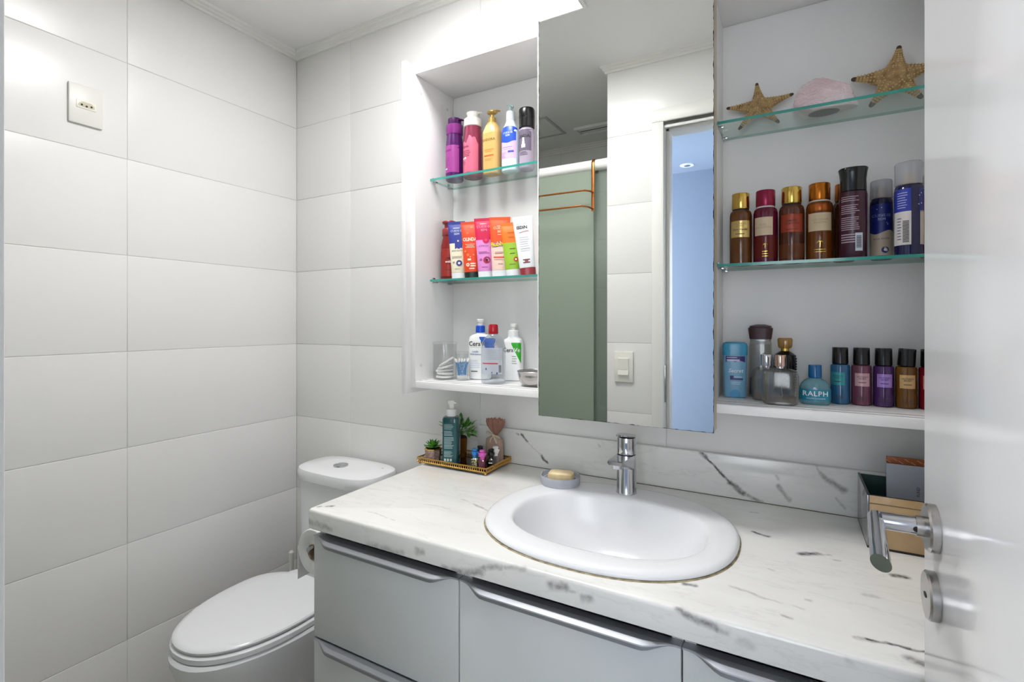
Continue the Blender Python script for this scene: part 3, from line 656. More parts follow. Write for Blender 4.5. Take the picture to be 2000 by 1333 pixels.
bm = loft([(.188, .014, .011), (.191, .017, .013), (.195, .016, .012)], 24); tube(bm, [(0, 0, .192), (.020, 0, .194), (.027, 0, .192)], [.007, .006, .004], 10, flat=.5); finish('pump_head', bm, gp, t)
lettering('EUDORA', .0105, s, -.001, .103, mat('#6f5a2c', .4), t, sp=1.1); prints(s, [(-.016, .017, .073, .0024), (-.012, .012, .067, .0016)], mat('#e08a3a', .5), t); prints(s, [(-.016, .017, .055, .0036)], mat('#cf5a2a', .5), t, name='orange_bar'); prints(s, para(-.014, .016, .045, 2, .004, .001), mat('#b98a4a', .5), t)
t = thing('lotion_bottle', 'white pump bottle with blue and lilac label on the top left shelf', 'bottle', (1.069, -.076, LT))
s = [(0, .022, .016, 2.6), (.004, .0268, .020, 2.6), (.118, .0270, .020, 2.6), (.132, .0245, .018, 2.4), (.150, .0150, .0135, 2.1), (.158, .0125, .0125, 2), (.160, .010)]
finish('body', loft(s), mat('#dcecf2', .25, name='ice_white_plastic'), t); patch('lilac_label', s, -.93, .93, .038, .092, mat('#dcb6ea', .4), t); patch('blue_label', s, -.93, .93, .088, .128, mat('#2252cf', .35), t, eps=.0006, top=lambda x: .008*cos(x*1.6), bot=lambda x: -.003*cos(x*3))
finish('collar', loft([(.158, .0135), (.183, .0130), (.184, .010)], 28), mat('#e3eef2', .3), t)
bm = loft([(.184, .006), (.199, .0055)], 16); tube(bm, [(.010, 0, .197), (0, 0, .200), (-.012, 0, .2075)], [.004, .0055, .002], 10); finish('pump_head', bm, clear('#cfe6e2', .5, .3, .1), t)
lettering('CUIDE-SE\nBEM', .0078, s, .001, .111, mat('#cfdcff', .4), t); prints(s, para(-.018, .018, .072, 1, .006, .0016, .05)+[(-.012, .012, .066, .001)], mat('#7a6aa0', .5), t); prints(s, [(.002, .020, .058, .006)], mat('#3d4fb0', .4), t, name='blue_box'); prints(s, para(-.020, -.004, .056, 4, .0045, .0012), mat('#7a6aa0', .5), t)
t = thing('body_oil_bottle', 'clear lilac bottle with tall black flip cap beside the mirror edge', 'bottle', (1.1241, -.076, LT))
s = [(0, .019), (.003, .0222), (.110, .0225), (.119, .0215), (.123, .018)]
finish('body', loft(s), clear('#d8cede', .62, .5, .06, '#cdbfd2', name='lilac_clear'), t); finish('cap', loft([(.1225, .0220), (.124, .0236), (.150, .0236), (.1505, .0232), (.152, .0236), (.176, .0234), (.1805, .0215), (.182, .014)]), BLACKP, t)
patch('print', s, -.72, .72, .052, .115, clear('#b9aec0', .5, .2, .2, '#8f8798'), t); lettering('LINDA', .0125, s, 0, .094, INK, t, bold=.03); prints(s, [(-.003, .003, .08, .020), (-.006, .006, .066, .010), (-.004, .004, .073, .012)], WHITE, t, name='white_mark'); prints(s, para(-.013, .013, .048, 3, .004, .0016), INK, t)
# --- left, middle shelf
t = thing('lotion_bottle', 'dark red bottle with red pump, leftmost on the middle left shelf', 'bottle', (.8440, -.080, LM), .35)
s = [(0, .0240), (.003, .0263), (.095, .0265), (.112, .0255), (.130, .0215), (.143, .0190), (.145, .012)]
finish('body', loft(s), mat('#7c1d1c', .2, name='red_plastic'), t); patch('label', s, -.7, .7, .012, .100, mat('#95261f', .35), t)
rp = mat('#8c2c30', .35); finish('collar', loft([(.142, .0205), (.144, .0220), (.164, .0218), (.166, .0205)]), rp, t); finish('pump_head', loft([(.166, .0150), (.181, .0150), (.1825, .0210), (.187, .0222), (.1905, .0205), (.191, .012)]), rp, t)
lettering('avelã', .0085, s, .004, .058, mat('#f0d8d0', .5), t, bold=.03); prints(s, [(.0, .012, .069, .006)], mat('#4a0e10', .5), t); prints(s, para(-.002, .016, .051, 1, .004, .0010)+para(-.004, .016, .032, 1, .004, .0016), mat('#4a0e10', .5), t)
def tube_pack(label, x, z, lean, h, mb, mtop, split, mcap, rot=.42, wb=.0215, wt=.0275, y=-.104, caph=.0195, name='cream_tube'):
    t = thing(name, label, 'tube', (x, y, LM), group='cosmetic tubes on the middle left shelf', rot=(0, lean, rot))
    ss = [(caph+.0005, wb, .0155, 2.2), (caph+.004, wb+.0006, .0158, 2.2)]
    zz = [caph+.03, split-.0006, split, split+.02, h-.014]
    for q in zz:
        f = (q-caph)/(h-caph); ss.append((q, wb+(wt-wb)*f, .0158*(1-f)**.8+.0012, 2.2+1.5*f))
    ss += [(h-.010, wt, .0014, 4), (h, wt, .0011, 4)]
    ss.sort(key=lambda a: a[0]); mis = [0 if ss[i+1][0] <= split else 1 for i in range(len(ss)-1)]
    finish('tube_body', loft(ss, 48, mis=mis), [mb, mtop], t); finish('crimp', loft([(h-.008, wt+.0002, .0017, 4), (h-.0002, wt+.0002, .0015, 4)], 40), mtop, t)
    finish('cap', loft([(0, wb-.0015, .0140, 2.3), (.001, wb, .0152, 2.3), (caph, wb+.0006, .0158, 2.3)], 44), mcap, t)
    return t, ss
WC = mat('#eceef0', .35)
def tw(top, sub=None): pass
CR, NV = mat('#e8e0c6', .4), mat('#2f3d92', .4)
t, s = tube_pack('navy and cream hand cream tube, left of the orange tube', .8990, 0, -.045, .181, CR, NV, .112, WC)
lettering('CUIDE-SE\nBEM', .0095, s, .001, .146, mat('#b9c2e6', .5), t); prints(s, [(-.010, .010, .160, .0024)], mat('#cfd6f0', .5), t)
patch('moon_cloud', s, -.25, .7, .098, .116, NV, t, eps=.0005, top=lambda x: .006*abs(sin(x*5)), bot=lambda x: -.004*abs(sin(x*6))); prints(s, [(.002, .007, .119, .005)], CR, t, name='cloud_light')
lettering('BOA NOITE', .0062, s, .001, .088, mat('#55546a', .5), t); prints(s, para(-.016, .016, .070, 2, .004, .0012), mat('#6d6b60', .5), t)
def badge(t, s, x, z, r, m1, m2):
    bm = bmesh.new(); vs = [bm.verts.new((x+r*cos(a), surf(s, x+r*cos(a), z+r*sin(a))-.0009, z+r*sin(a))) for a in [2*pi*i/20 for i in range(20)]]; bm.faces.new(vs); finish('badge', bm, m1, t, smooth=0)
    bm = bmesh.new(); r *= .38; vs = [bm.verts.new((x+r*cos(a), surf(s, x+r*cos(a), z+r*sin(a))-.0012, z+r*sin(a))) for a in [2*pi*i/14 for i in range(14)]]; bm.faces.new(vs); finish('badge_dot', bm, m2, t, smooth=0)
badge(t, s, .006, .049, .0095, mat('#34407e', .4), WHITE); prints(s, [(-.014, -.008, .052, .005)], mat('#8d8b80', .5), t); prints(s, [(-.008, .008, .031, .0018)], mat('#8d8b80', .5), t)
OR = mat('#e4481c', .4); OR2 = mat('#f2551a', .4)
t, s = tube_pack('orange-red body cream tube with dark cap and white print', .9480, 0, -.045, .176, OR, OR, .10, mat('#12281e', .35))
lettering('OLINDA', .0150, s, .000, .120, mat('#f6e3cc', .5), t, bold=.03, sx=.75); prints(s, [(-.014, .015, .105, .0012), (-.010, .012, .100, .0014), (-.014, .015, .096, .0014)], mat('#f6e3cc', .5), t)
for q in range(7): badge(t, s, random.uniform(-.016, .016), random.choice([.140, .150, .158, .084, .072, .066]), random.uniform(.002, .004), random.choice([mat('#f08a4a', .5), mat('#c9a08a', .5), mat('#ffb070', .5)]), OR)
badge(t, s, -.008, .042, .0055, mat('#f6e3cc', .5), OR); prints(s, [(.0, .016, .045, .004), (.0, .016, .038, .004), (-.004, .012, .030, .003), (-.008, .002, .058, .006)], mat('#f6e3cc', .5), t, name='white_print')
MG = mat('#d0174e', .4); PKL = mat('#e08fd2', .4)
t, s = tube_pack('magenta and orchid pink cream tube between two orange tubes', .9980, 0, -.045, .182, PKL, MG, .115, WC)
lettering('CUIDE-SE\nBEM', .0105, s, .002, .150, mat('#f08aa8', .5), t); prints(s, [(-.010, .010, .164, .0024)], mat('#ffc4d4', .5), t); badge(t, s, .007, .114, .010, MG, mat('#f03a78', .4))
lettering('CEREJA', .0072, s, .000, .096, mat('#6a1c50', .5), t, sp=1.3); prints(s, para(-.016, .016, .078, 2, .004, .0013), mat('#6a1c50', .5), t); badge(t, s, .008, .053, .0105, mat('#a81a44', .4), mat('#40101c', .4)); prints(s, [(-.014, -.006, .055, .006)], mat('#b04a94', .5), t); prints(s, [(-.008, .010, .032, .0018)], mat('#b04a94', .5), t)
PE = mat('#f4d0c2', .4)
t, s = tube_pack('large orange and peach cream tube with yellow bubble lettering', 1.0515, 0, -.005, .179, PE, OR2, .098, WC, wb=.0235, wt=.0315, y=-.108)
lettering('CUIDE-SE\nBEM', .0105, s, .003, .140, mat('#ffd3b0', .5), t); prints(s, [(-.008, .012, .152, .0022), (-.006, .010, .126, .0014)], mat('#ffe2c8', .5), t)
lettering('Bubba', .0180, s, -.006, .097, mat('#1c4aa8', .4), t, bold=.10, eps=.0010, rot=.14, shear=.15); lettering('Bubba', .0180, s, -.006, .097, mat('#ffd21a', .4), t, bold=.03, eps=.0014, rot=.12, shear=.15)
prints(s, para(-.014, .016, .073, 2, .004, .0013), mat('#8a4a38', .5), t); prints(s, [(-.018, .018, .058, .0042)], mat('#e2562e', .4), t, name='orange_bar'); prints(s, [(-.016, .016, .051, .001), (-.004, .010, .038, .0016)], mat('#8a4a38', .5), t)
t, s = tube_pack('lime green and orange cream tube next to the white tube', 1.0990, 0, -.075, .158, mat('#9cc634', .4), mat('#f07818', .4), .098, WC, y=-.112)
prints(s, para(-.004, .014, .080, 2, .014, .0022)+[(-.008, .010, .034, .0018)], mat('#4a6a1a', .5), t); badge(t, s, .012, .048, .007, mat('#d2541c', .4), WHITE); prints(s, [(-.008, .012, .128, .003), (-.006, .010, .114, .004)], mat('#d06010', .5), t)
t, s = tube_pack('white cream tube with red cap and swoosh, half behind the mirror', 1.1480, 0, -.105, .172, WC, WC, .10, mat('#9c3038', .3), y=-.112, wb=.0225, wt=.0290, caph=.022)
lettering('ISDIN', .0125, s, -.004, .139, mat('#202226', .5), t, bold=.03); lettering('WATER', .0085, s, -.005, .150, mat('#b9bcc0', .5), t)
bm = tube(bmesh.new(), [(x, surf(s, x, .124+.004*sin((x+.015)*90))-.0006, .124+.004*sin((x+.015)*60)) for x in [-.014+.028*i/8 for i in range(9)]], .0007, 6); finish('swoosh', bm, mat('#c0303a', .4), t)
prints(s, para(-.014, .014, .110, 7, .0065, .0012), mat('#a9adb2', .5), t); prints(s, [(-.010, .010, .045, .0030), (-.010, .010, .037, .0030)], mat('#5a3034', .5), t, name='dark_bars'); prints(s, [(-.005, .005, .041, .004)], mat('#b04038', .5), t, name='red_mark')
# --- left, floor of the cabinet
FB = 1.1138
def clear_jar(label, x, y, r, h, name, lid=True):
    t = thing(name, label, 'jar', (x, y, FB+.0003)); bm = bmesh.new()
    R = [ring(bm, z, q, q, n=36) for z, q in ((0, r-.003), (.002, r), (h, r), (h, r-.0018), (.004, r-.0018), (.0035, r*.5))]; skin(bm, R); finish('jar_wall', bm, CLEARG, t)
    finish('jar_lid', loft([(h+.0003, r+.001), (h+.006, r+.001), (h+.009, r-.002)], 36), CLEARG, t); return t
clear_jar('clear plastic jar holding white cotton pads, left end of cabinet floor', .8585, -.122, .037, .108, 'cotton_pad_jar')
COT = mat('#f4f2ef', .95, name='cotton', bump=(300, .0004))
for i, (dx, dy, z, rx, ry) in enumerate(((-.0, 0, .0045, .02, .0), (.002, .0, .0140, -.05, .04), (-.002, .001, .0235, .03, -.08), (.004, .0, .035, .12, -.22), (.007, .002, .050, .25, -.50))):
    o = tag(finish('cotton_pad', loft([(0, .024), (.002, .0275), (.006, .0275), (.008, .024)], 28), COT, None, (.8585+dx, -.122+dy, FB+z), (rx, ry, 0)), ['cotton pad at the bottom of the clear jar', 'second cotton pad from the bottom in the clear jar', 'middle cotton pad of the pile in the clear jar', 'tilted cotton pad near the top of the pile in the clear jar', 'steeply tilted cotton pad on top of the pile in the clear jar'][i], 'cotton pad', 'cotton pads in the jar')
clear_jar('slim clear jar of blue cotton swabs beside the white lotion bottle', .9255, -.125, .0205, .080, 'swab_jar')
SW = mat('#1f8fd6', .4, name='blue_stick')
tmpl = None
for i in range(14):
    a = 2*pi*i/14; tilt = .30+.10*((i*37) % 10)/10; r0 = .0125
    loc = (.9255+r0*cos(a), -.125+r0*sin(a), FB+.0065)
    d = V((-sin(a)*sin(tilt)-.35*cos(a)*sin(tilt), cos(a)*sin(tilt)-.35*sin(a)*sin(tilt), cos(tilt)))
    q = d.to_track_quat('Z', 'Y').to_euler()
    if tmpl is None:
        tmpl = thing('cotton_swab', 'blue-stemmed cotton swab among the swabs in the slim jar', 'cotton swab', loc, group='cotton swabs in the slim jar')
        finish('stem', loft([(.006, .0014), (.058, .0014)], 8), SW, tmpl); 
        for z in (0, .054): finish('cotton_tip', loft([(z, .0012), (z+.002, .0024), (z+.008, .0026), (z+.0105, .001)], 10), COT, tmpl)
        o = tmpl
    else:
        o = tmpl.copy(); COL.objects.link(o)
        for ch in tmpl.children: c = ch.copy(); COL.objects.link(c); c.parent = o
    o.location = loc; o.rotation_euler = q
CW = mat('#f1f2f0', .3, name='white_bottle')
t = thing('pump_bottle', 'white lotion bottle with blue collar pump on the cabinet floor', 'bottle', (.9560, -.068, FB), .25)
s = [(0, .030, .018, 3.6), (.003, .0345, .022, 3.6), (.118, .0352, .0225, 3.6), (.132, .0330, .021, 3.4), (.139, .025, .0175, 2.8), (.142, .0145, .0145, 2), (.146, .0135)]
finish('body', loft(s, 52), CW, t); finish('collar', loft([(.146, .0150), (.166, .0146), (.168, .0125)], 28), mat('#1450c8', .3), t); finish('pump_head', loft([(.168, .0085), (.178, .0085), (.179, .0110), (.186, .0112), (.188, .009)], 24), PLASW, t)
patch('blue_panel', s, .10, .96, .131, .1335, mat('#1b57b8', .4), t, eps=.0006, bot=lambda x: -.045*max(0, (x-.10))/.86-.002)
lettering('CeraVe', .0200, s, -.001, .111, INK, t, bold=.012, eps=.0012); prints(s, [(-.028, .028, .101, .0005)], mat('#8a9096', .5), t, name='rule_line'); lettering('Loção\nHidratante', .0085, s, -.009, .083, mat('#3d5d9c', .5), t); prints(s, para(-.027, .006, .060, 5, .0055, .0010), mat('#9db0d0', .5), t); prints(s, [(-.024, -.002, .026, .003)], mat('#55585c', .5), t)
MW = clear('#eceff2', .10, .5, .03, '#dfe3e8', name='water_clear')
t = thing('micellar_water_bottle', 'clear round-shouldered bottle with bright red cap on the cabinet floor', 'bottle', (1.0502, -.145, FB), .3)
s = [(0, .027, .017, 2.6), (.003, .0345, .0225, 2.8), (.02, .0355, .0235, 2.8), (.105, .0352, .0232, 2.8), (.122, .0320, .021, 2.6), (.135, .024, .018, 2.3), (.142, .0150, .0145, 2), (.144, .0125)]
finish('body', loft(s, 52), MW, t); finish('cap', loft([(.1445, .0138), (.147, .0145), (.168, .0138), (.172, .012), (.1732, .008)], 32), clear('#c2142a', .75, .35, .08, '#c01a2e'), t)
patch('back_label', s, -.86, .86, .030, .105, clear('#dfe3ea', .55, .1, .3, '#dfe2ea'), t); patch('label_seen_through', s, -.55, .25, .103, .133, clear('#8ea6dc', .45, .1, .3, '#5f80c8'), t, eps=.0003, top=lambda x: -.010*(x+.15)**2)  # blue block paints the neighbouring bottle's label showing through the clear body
prints(s, [(-.027, .019, .060, .0034)], mat('#c2444a', .5), t, name='red_bar'); prints(s, para(-.024, .026, .098, 6, .0052, .0009), mat('#9298a8', .5), t); prints(s, [(.021, .028, z, .0016) for z in (.054, .051, .048, .045, .042, .039, .036)], INK, t, name='bar_code'); prints(s, [(-.018, -.014, .044, .006), (.014, .019, .032, .006), (.0, .003, .034, .004)], mat('#4a5a90', .5), t); prints(s, [(.006, .014, .113, .002)], mat('#b070a0', .5), t)
t = thing('pump_bottle', 'white cleanser pump bottle with green corner label behind the red-capped bottle', 'bottle', (1.0660, -.052, FB), .25)
s = [(0, .026, .017, 3.4), (.003, .0295, .0205, 3.4), (.115, .0300, .021, 3.4), (.125, .028, .019, 3), (.131, .018, .016, 2.2), (.134, .0165)]
finish('body', loft(s, 48), CW, t); finish('collar', loft([(.134, .0165), (.152, .0160), (.154, .012)], 28), CW, t); finish('pump_head', loft([(.154, .0075), (.163, .0075), (.164, .0100), (.172, .0100), (.1745, .007)], 22), PLASW, t)
patch('green_panel', s, -.05, .92, .112, .1165, mat('#2fae1e', .4), t, eps=.0006, bot=lambda x: -.058*max(0, (x+.05))/.97)
lettering('Cera', .0170, s, -.012, .094, INK, t, bold=.012, eps=.0012); lettering('Ve', .0170, s, .0165, .094, WHITE, t, bold=.012, eps=.0012); prints(s, para(.0, .016, .075, 4, .007, .0016), mat('#6a8a60', .5), t)
t = thing('steel_bowl', 'small brushed steel bowl at the mirror edge of the cabinet floor', 'bowl', (1.1800, -.128, FB))
bm = bmesh.new(); R = [ring(bm, z, r, r, n=48) for z, r in ((0, .030), (.001, .036), (.012, .046), (.030, .0500), (.040, .0520), (.0415, .0535), (.0425, .0525), (.0405, .0505), (.030, .0482), (.013, .044), (.004, .034), (.0035, .015))]; skin(bm, R); finish('bowl', bm, STEEL, t)

# --- right, top shelf: starfish and quartz
SF = mat('#b39263', .75, noise=(70, '#7a5a2e', .42, .70), bump=(190, .0022), name='starfish_skin'); SFD = mat('#4a3c30', .8)
def starfish(label, tips, c, y0, y1, arm, group):
    """tips in x,z; leaning back against the cabinet wall"""
    zmin = min(q[1] for q in tips); zmax = max(q[1] for q in tips)
    t = thing('starfish', label, 'starfish', (c[0], y0, zmin), group=group)
    yy = lambda z: (y1-y0)*(z-zmin)/(zmax-zmin)
    rnd = random.Random(int(c[0]*1000)); bodies = bmesh.new(); sm = bmesh.new(); Y = V((0, 1, 0))
    for tx, tz in tips:
        d = V((tx-c[0], 0, tz-c[1])); ln = d.length; d.normalize(); side = V((d.z, 0, -d.x)); R_ = []; pts = []; rad = []
        for i in range(13):
            f = i/12; z = c[1]+(tz-c[1])*f; p = V(((tx-c[0])*f, yy(z), z-zmin)); r = arm*(.86*(1-f)**1.5+.25*(1-.25*f)); pts.append(p); rad.append(r)
            R_.append([bodies.verts.new(p+side*r*cos(2*pi*k/14)+Y*r*.55*sin(2*pi*k/14)) for k in range(14)])
        skin(bodies, R_)
        tip = bmesh.new(); p = pts[-1]; r = rad[-1]*1.04
        skin(tip, [[tip.verts.new(p+d*o+side*r*q*cos(2*pi*k/12)+Y*r*.58*q*sin(2*pi*k/12)) for k in range(12)] for o, q in ((-.0055, 1.06), (0, 1), (.0035, .8), (.0055, .35))])
        finish('arm_tip', tip, SFD, t)
        for i in range(3, 12):
            p = pts[i]; r = rad[i]
            for q, up in ((-.97, .12), (.97, .12), (0, .54), (-.55, .44), (.55, .44)):
                sphere(sm, p+side*r*q-Y*r*up, (.0014+.0008*rnd.random())*arm/.024, u=6, v=4)
    cc = V((0, yy(c[1]), c[1]-zmin)); sphere(bodies, cc, arm*1.15, 1, .55, 1, 20, 12)
    for i in range(60):
        a = rnd.random()*2*pi; r = arm*1.1*math.sqrt(rnd.random()); sphere(sm, cc+V((r*cos(a), -.55*math.sqrt(max(0, (arm*1.15)**2-r*r)), r*sin(a))), .0015, u=6, v=4)
    finish('body', bodies, SF, t, smooth=60); o = finish('spines', sm, mat('#cbb07e', .7), t, smooth=60); o['kind'] = 'stuff'
starfish('small brown dried starfish at the mirror end of the top right shelf', [(1.7356, 1.8717), (1.8085, 1.8286), (1.7806, RT+.0055), (1.7005, RT+.0055), (1.6735, 1.8238)], (1.7404, 1.8120), -.062, -.036, .0205, 'starfish')
starfish('large brown dried starfish leaning at the door end of the top right shelf', [(2.0132, 1.8890), (2.0760, 1.8350), (2.0451, RT+.0065), (1.9615, RT+.0065), (1.9311, 1.8353)], (2.0045, 1.8220), -.062, -.036, .0265, 'starfish')
t = thing('rose_quartz', 'rough pale pink quartz rock between the two starfish', 'rock', (1.872, -.080, RT))
bm = bmesh.new(); bmesh.ops.create_icosphere(bm, subdivisions=5, radius=1); rnd = random.Random(5)
pl = [(V((rnd.uniform(-1, 1), rnd.uniform(-1, .6), rnd.uniform(-.3, 1))).normalized(), rnd.uniform(.66, .86)) for _ in range(30)]
from mathutils import noise as mn_
for v in bm.verts:
    n = v.co.normalized(); k = 1.0
    for q, dd in pl:
        dp = n.dot(q)
        if dp > .3: k = min(k, dd/dp)
    st = mn_.noise(V((n.x*4-n.z*5, n.y*9, n.z*14+n.x*9)))
    v.co = n*k*(1+.045*st); v.co = V((v.co.x*.076, v.co.y*.046, max(.0012, (v.co.z*.76+.44)*.068)))
finish('stone', bm, mat('#e2c8cd', .12, noise=(22, '#f0e2e5', .4, .7), sss=.3, bump=(140, .0010), name='quartz'), t, smooth=8)
finish('felt_foot', loft([(.0002, .030, .021), (.0011, .030, .021)], 32), mat('#6e6a68', .9), t)

# --- right, middle shelf: body mists
def mist(label, x, y, r, h, glass, bodyh, capm, lab=None, lz=(.6, .83), capz=.76, palm=None, lh=None, group='body mist bottles'):
    t = thing('body_mist_bottle', label, 'bottle', (x, y, RM), group=group)
    zb = h*capz; s = [(0, r-.003), (.003, r), (zb-.012, r), (zb-.004, r*.94), (zb, r*.80), (zb+.001, r*.5)]
    finish('body', loft(s), clear(glass, .55, .55, .04, bodyh), t)
    finish('liquid', loft([(.004, r-.0025), (zb*.88, r-.0022), (zb*.9, r-.004)]), clear(glass, .60, .1, .1, bodyh), t)
    cr = r*.80; finish('cap', loft([(zb+.004, cr*.96), (zb+.006, cr), (h-.0015, cr), (h, cr*.95)]), capm, t); finish('neck_ring', loft([(zb+.0003, cr*.93), (zb+.0038, cr*.93)]), lh or DARK, t)
    if lab:
        patch('label', s, -.62, .62, zb*lz[0], zb*lz[1], lab, t); z = zb*(lz[0]+lz[1])/2
    return t, s, zb
gl = mat('#d9bd77', .25, .6)
t, s, zb = mist('amber body mist with gold cap and gold label, next to the mirror', 1.7030, -.078, .0243, .171, '#a8703a', '#7d4a1c', GOLDC, gl, (.50, .80))
lettering("VICTORIA'S\nSECRET", .0050, s, 0, zb*.725, mat('#7a5a20', .4), t); lettering('Bare Vanilla', .0066, s, 0, zb*.64, INK, t, shear=.3); prints(s, [(-.010, .010, zb*.56, .0018)], INK, t); prints(s, [(-.018, .018, .020, .0008), (-.018, .018, .016, .0008)], mat('#4a2c10', .5), t)
t, s, zb = mist('raspberry red body mist with crimson cap and cream label', 1.7560, -.078, .0258, .172, '#8c1440', '#7a1238', mat('#8e1c40', .28, .5), None, lh=mat('#d8d0d4', .4))
patch('label', s, -.62, .42, zb*.50, zb*.82, mat('#cdb99a', .5), t); lettering('PURE\nSEDUCTION', .0062, s, -.004, zb*.66, mat('#a89270', .5), t); patch('lower_band', s, -.9, .9, .012, .062, clear('#8a2420', .6, .2, .1, '#7e2622'), t, eps=.0003)
def palmtree(t, s, z, k, m):
    bm = bmesh.new(); tube(bm, [(0, surf(s, 0, z)-.0005, z), (.0006, surf(s, 0, z)-.0005, z+.010*k)], .0007*k, 6)
    for a in range(7):
        an = pi*(.0+a/6); p = [(q*.006*k*cos(an)+.0006, 0, z+.010*k+q*.005*k*sin(an)-q*q*.003*k) for q in (0, .5, 1)]; p = [(a_, surf(s, a_, c_)-.0005, c_) for a_, _, c_ in p]; tube(bm, p, [.0007*k, .0007*k, .0002*k], 5)
    finish('palm_print', bm, m, t)
palmtree(t, s, .036, .9, GOLDC); prints(s, para(-.006, .008, .028, 3, .0055, .0016), GOLDC, t, name='gold_print')
t, s, zb = mist('brown body mist with gold cap and rust-red label', 1.8095, -.078, .0258, .1725, '#9a5a3c', '#6e3a24', GOLDC, mat('#9c3a22', .35, .2), (.52, .83))
lettering('AMBER\nROMANCE', .0062, s, 0, zb*.69, mat('#5c1e10', .4), t); prints(s, [(-.013, .013, zb*.565, .0016)], mat('#5c1e10', .5), t); patch('lower_band', s, -.9, .9, .010, .042, clear('#a8623c', .5, .2, .1, '#8a5030'), t, eps=.0003); prints(s, [(-.010, .010, .020, .0012)], mat('#4a2414', .5), t)
t, s, zb = mist('orange body mist with copper cap, cream label and gold palm tree', 1.8640, -.078, .0262, .174, '#b06018', '#8a4a10', mat('#b4681c', .25, .8), mat('#cfba98', .5), (.50, .80), lh=mat('#d8cfc0', .4))
patch('copper_band', s, -.95, .95, zb*.84, zb*.95, mat('#a8561a', .25, .6), t); lettering('COCONUT\nPASSION', .0062, s, 0, zb*.66, mat('#b09a74', .5), t); palmtree(t, s, .030, 1.25, GOLDC); prints(s, para(-.012, .012, .025, 2, .005, .0014, .05), GOLDC, t, name='gold_print')
t, s, zb = mist('brown body mist with copper cap hidden behind the dark shower oil bottle', 1.9120, -.0475, .0215, .174, '#9a5a3c', '#6e3a24', mat('#b4681c', .25, .8), None)
t = thing('shower_oil_bottle', 'dark plum bottle with flared black cap and barcode on middle right shelf', 'bottle', (1.9245, -.102, RM))
s = [(0, .0225, .0200, 2.3), (.003, .0250, .0215, 2.3), (.135, .0255, .0220, 2.3), (.142, .0245, .0215, 2.3), (.1435, .02, .018, 2.3)]
finish('body', loft(s, 44), mat('#3c1326', .25, name='plum_plastic'), t); finish('cap', loft([(.1437, .0240, .0210, 2.3), (.150, .0240, .0205, 2.3), (.168, .0238, .0200, 2.3), (.182, .0252, .0205, 2.3), (.1915, .0270, .0215, 2.3), (.1935, .0255, .0205, 2.3)], 44), mat('#151716', .2), t)
prints(s, para(-.022, .010, .130, 3, .0042, .0013)+para(-.022, .010, .112, 5, .0042, .0014)+para(-.022, .010, .086, 7, .0042, .0014)+para(-.022, .006, .050, 4, .0052, .0022), mat('#b39aa6', .5), t)
prints(s, [(.002, .015, .034, .038)], mat('#c3cbd6', .5), t, name='barcode_label'); prints(s, [(.004, .013, .046-.0026*i, .0015) for i in range(10)], INK, t, eps=.0010, name='bar_code')
def spray(label, x, y, r, h, glass, bodyh, caph, group='navy and orange sprays'):
    t = thing('body_spray', label, 'bottle', (x, y, RM), group=group); zb = h-caph
    s = [(0, r-.003), (.003, r), (zb-.012, r), (zb-.003, r*.95), (zb, r*.86), (zb+.001, r*.5)]
    finish('body', loft(s), clear(glass, .60, .5, .04, bodyh), t)
    finish('clear_cap', loft([(zb+.001, r*.97), (h-.002, r*.97), (h, r*.90)]), clear('#e6e6ea', .30, .35, .12, '#dcdce2'), t)
    finish('nozzle', loft([(zb+.0012, r*.55), (zb+.010, r*.55), (zb+.012, r*.36), (zb+.024, r*.36)], 20), mat('#d8bf98', .4), t)
    return t, s, zb
NB = mat('#1f2a78', .35)
t, s, zb = spray('navy body spray with clear cap behind the larger navy spray', 1.9800, -.052, .0205, .172, '#5a5a90', '#2c2c58', .040)
patch('navy_label', s, -.92, .92, zb*.40, zb*.90, NB, t); patch('cream_label', s, -.92, .92, .008, zb*.44, mat('#c9b7a2', .5), t, eps=.0006, top=lambda x: .004*sin(x*4)); lettering('CUIDE-SE\nBEM', .0078, s, -.002, zb*.68, mat('#8d96c8', .5), t); lettering('BOA NOITE', .0052, s, -.002, zb*.33, mat('#55485a', .5), t); badge(t, s, .004, zb*.15, .0068, NB, WHITE)
for q in range(5): badge(t, s, random.uniform(-.014, .012), random.uniform(zb*.5, zb*.85), .0009, WHITE, WHITE)
t, s, zb = spray('large navy body spray with tall frosted cap and white barcode label', 2.0200, -.098, .0245, .192, '#4e4e8c', '#2a2a5c', .047)
patch('barcode_label', s, -.95, .0, .022, zb*.62, mat('#dcd6d4', .5), t); patch('navy_label', s, -.95, .0, zb*.62, zb*.94, mat('#2e3aa0', .4), t); patch('navy_label', s, .35, .98, zb*.60, zb*.94, NB, t); patch('cream_label', s, .42, .98, .022, zb*.62, mat('#cbbfae', .5), t)
prints(s, [(-.0135, -.0035, .070-.0028*i, .0016) for i in range(16)], INK, t, name='bar_code'); prints(s, para(-.021, -.015, .076, 8, .006, .002), mat('#6a6a80', .5), t); prints(s, para(-.021, -.006, zb*.88, 7, .005, .0014), mat('#b9c0ee', .5), t)
for q in range(5): badge(t, s, random.uniform(.012, .021), random.uniform(zb*.65, zb*.9), .0010, WHITE, WHITE)
t, s, zb = spray('orange body spray partly hidden by the door edge on the middle right shelf', 2.0640, -.060, .0210, .168, '#c86a30', '#b8521c', .040)
patch('orange_label', s, -.92, .92, .02, zb*.88, mat('#c25a24', .4), t); prints(s, para(-.016, .010, zb*.6, 5, .009, .002), mat('#8a3a14', .5), t)

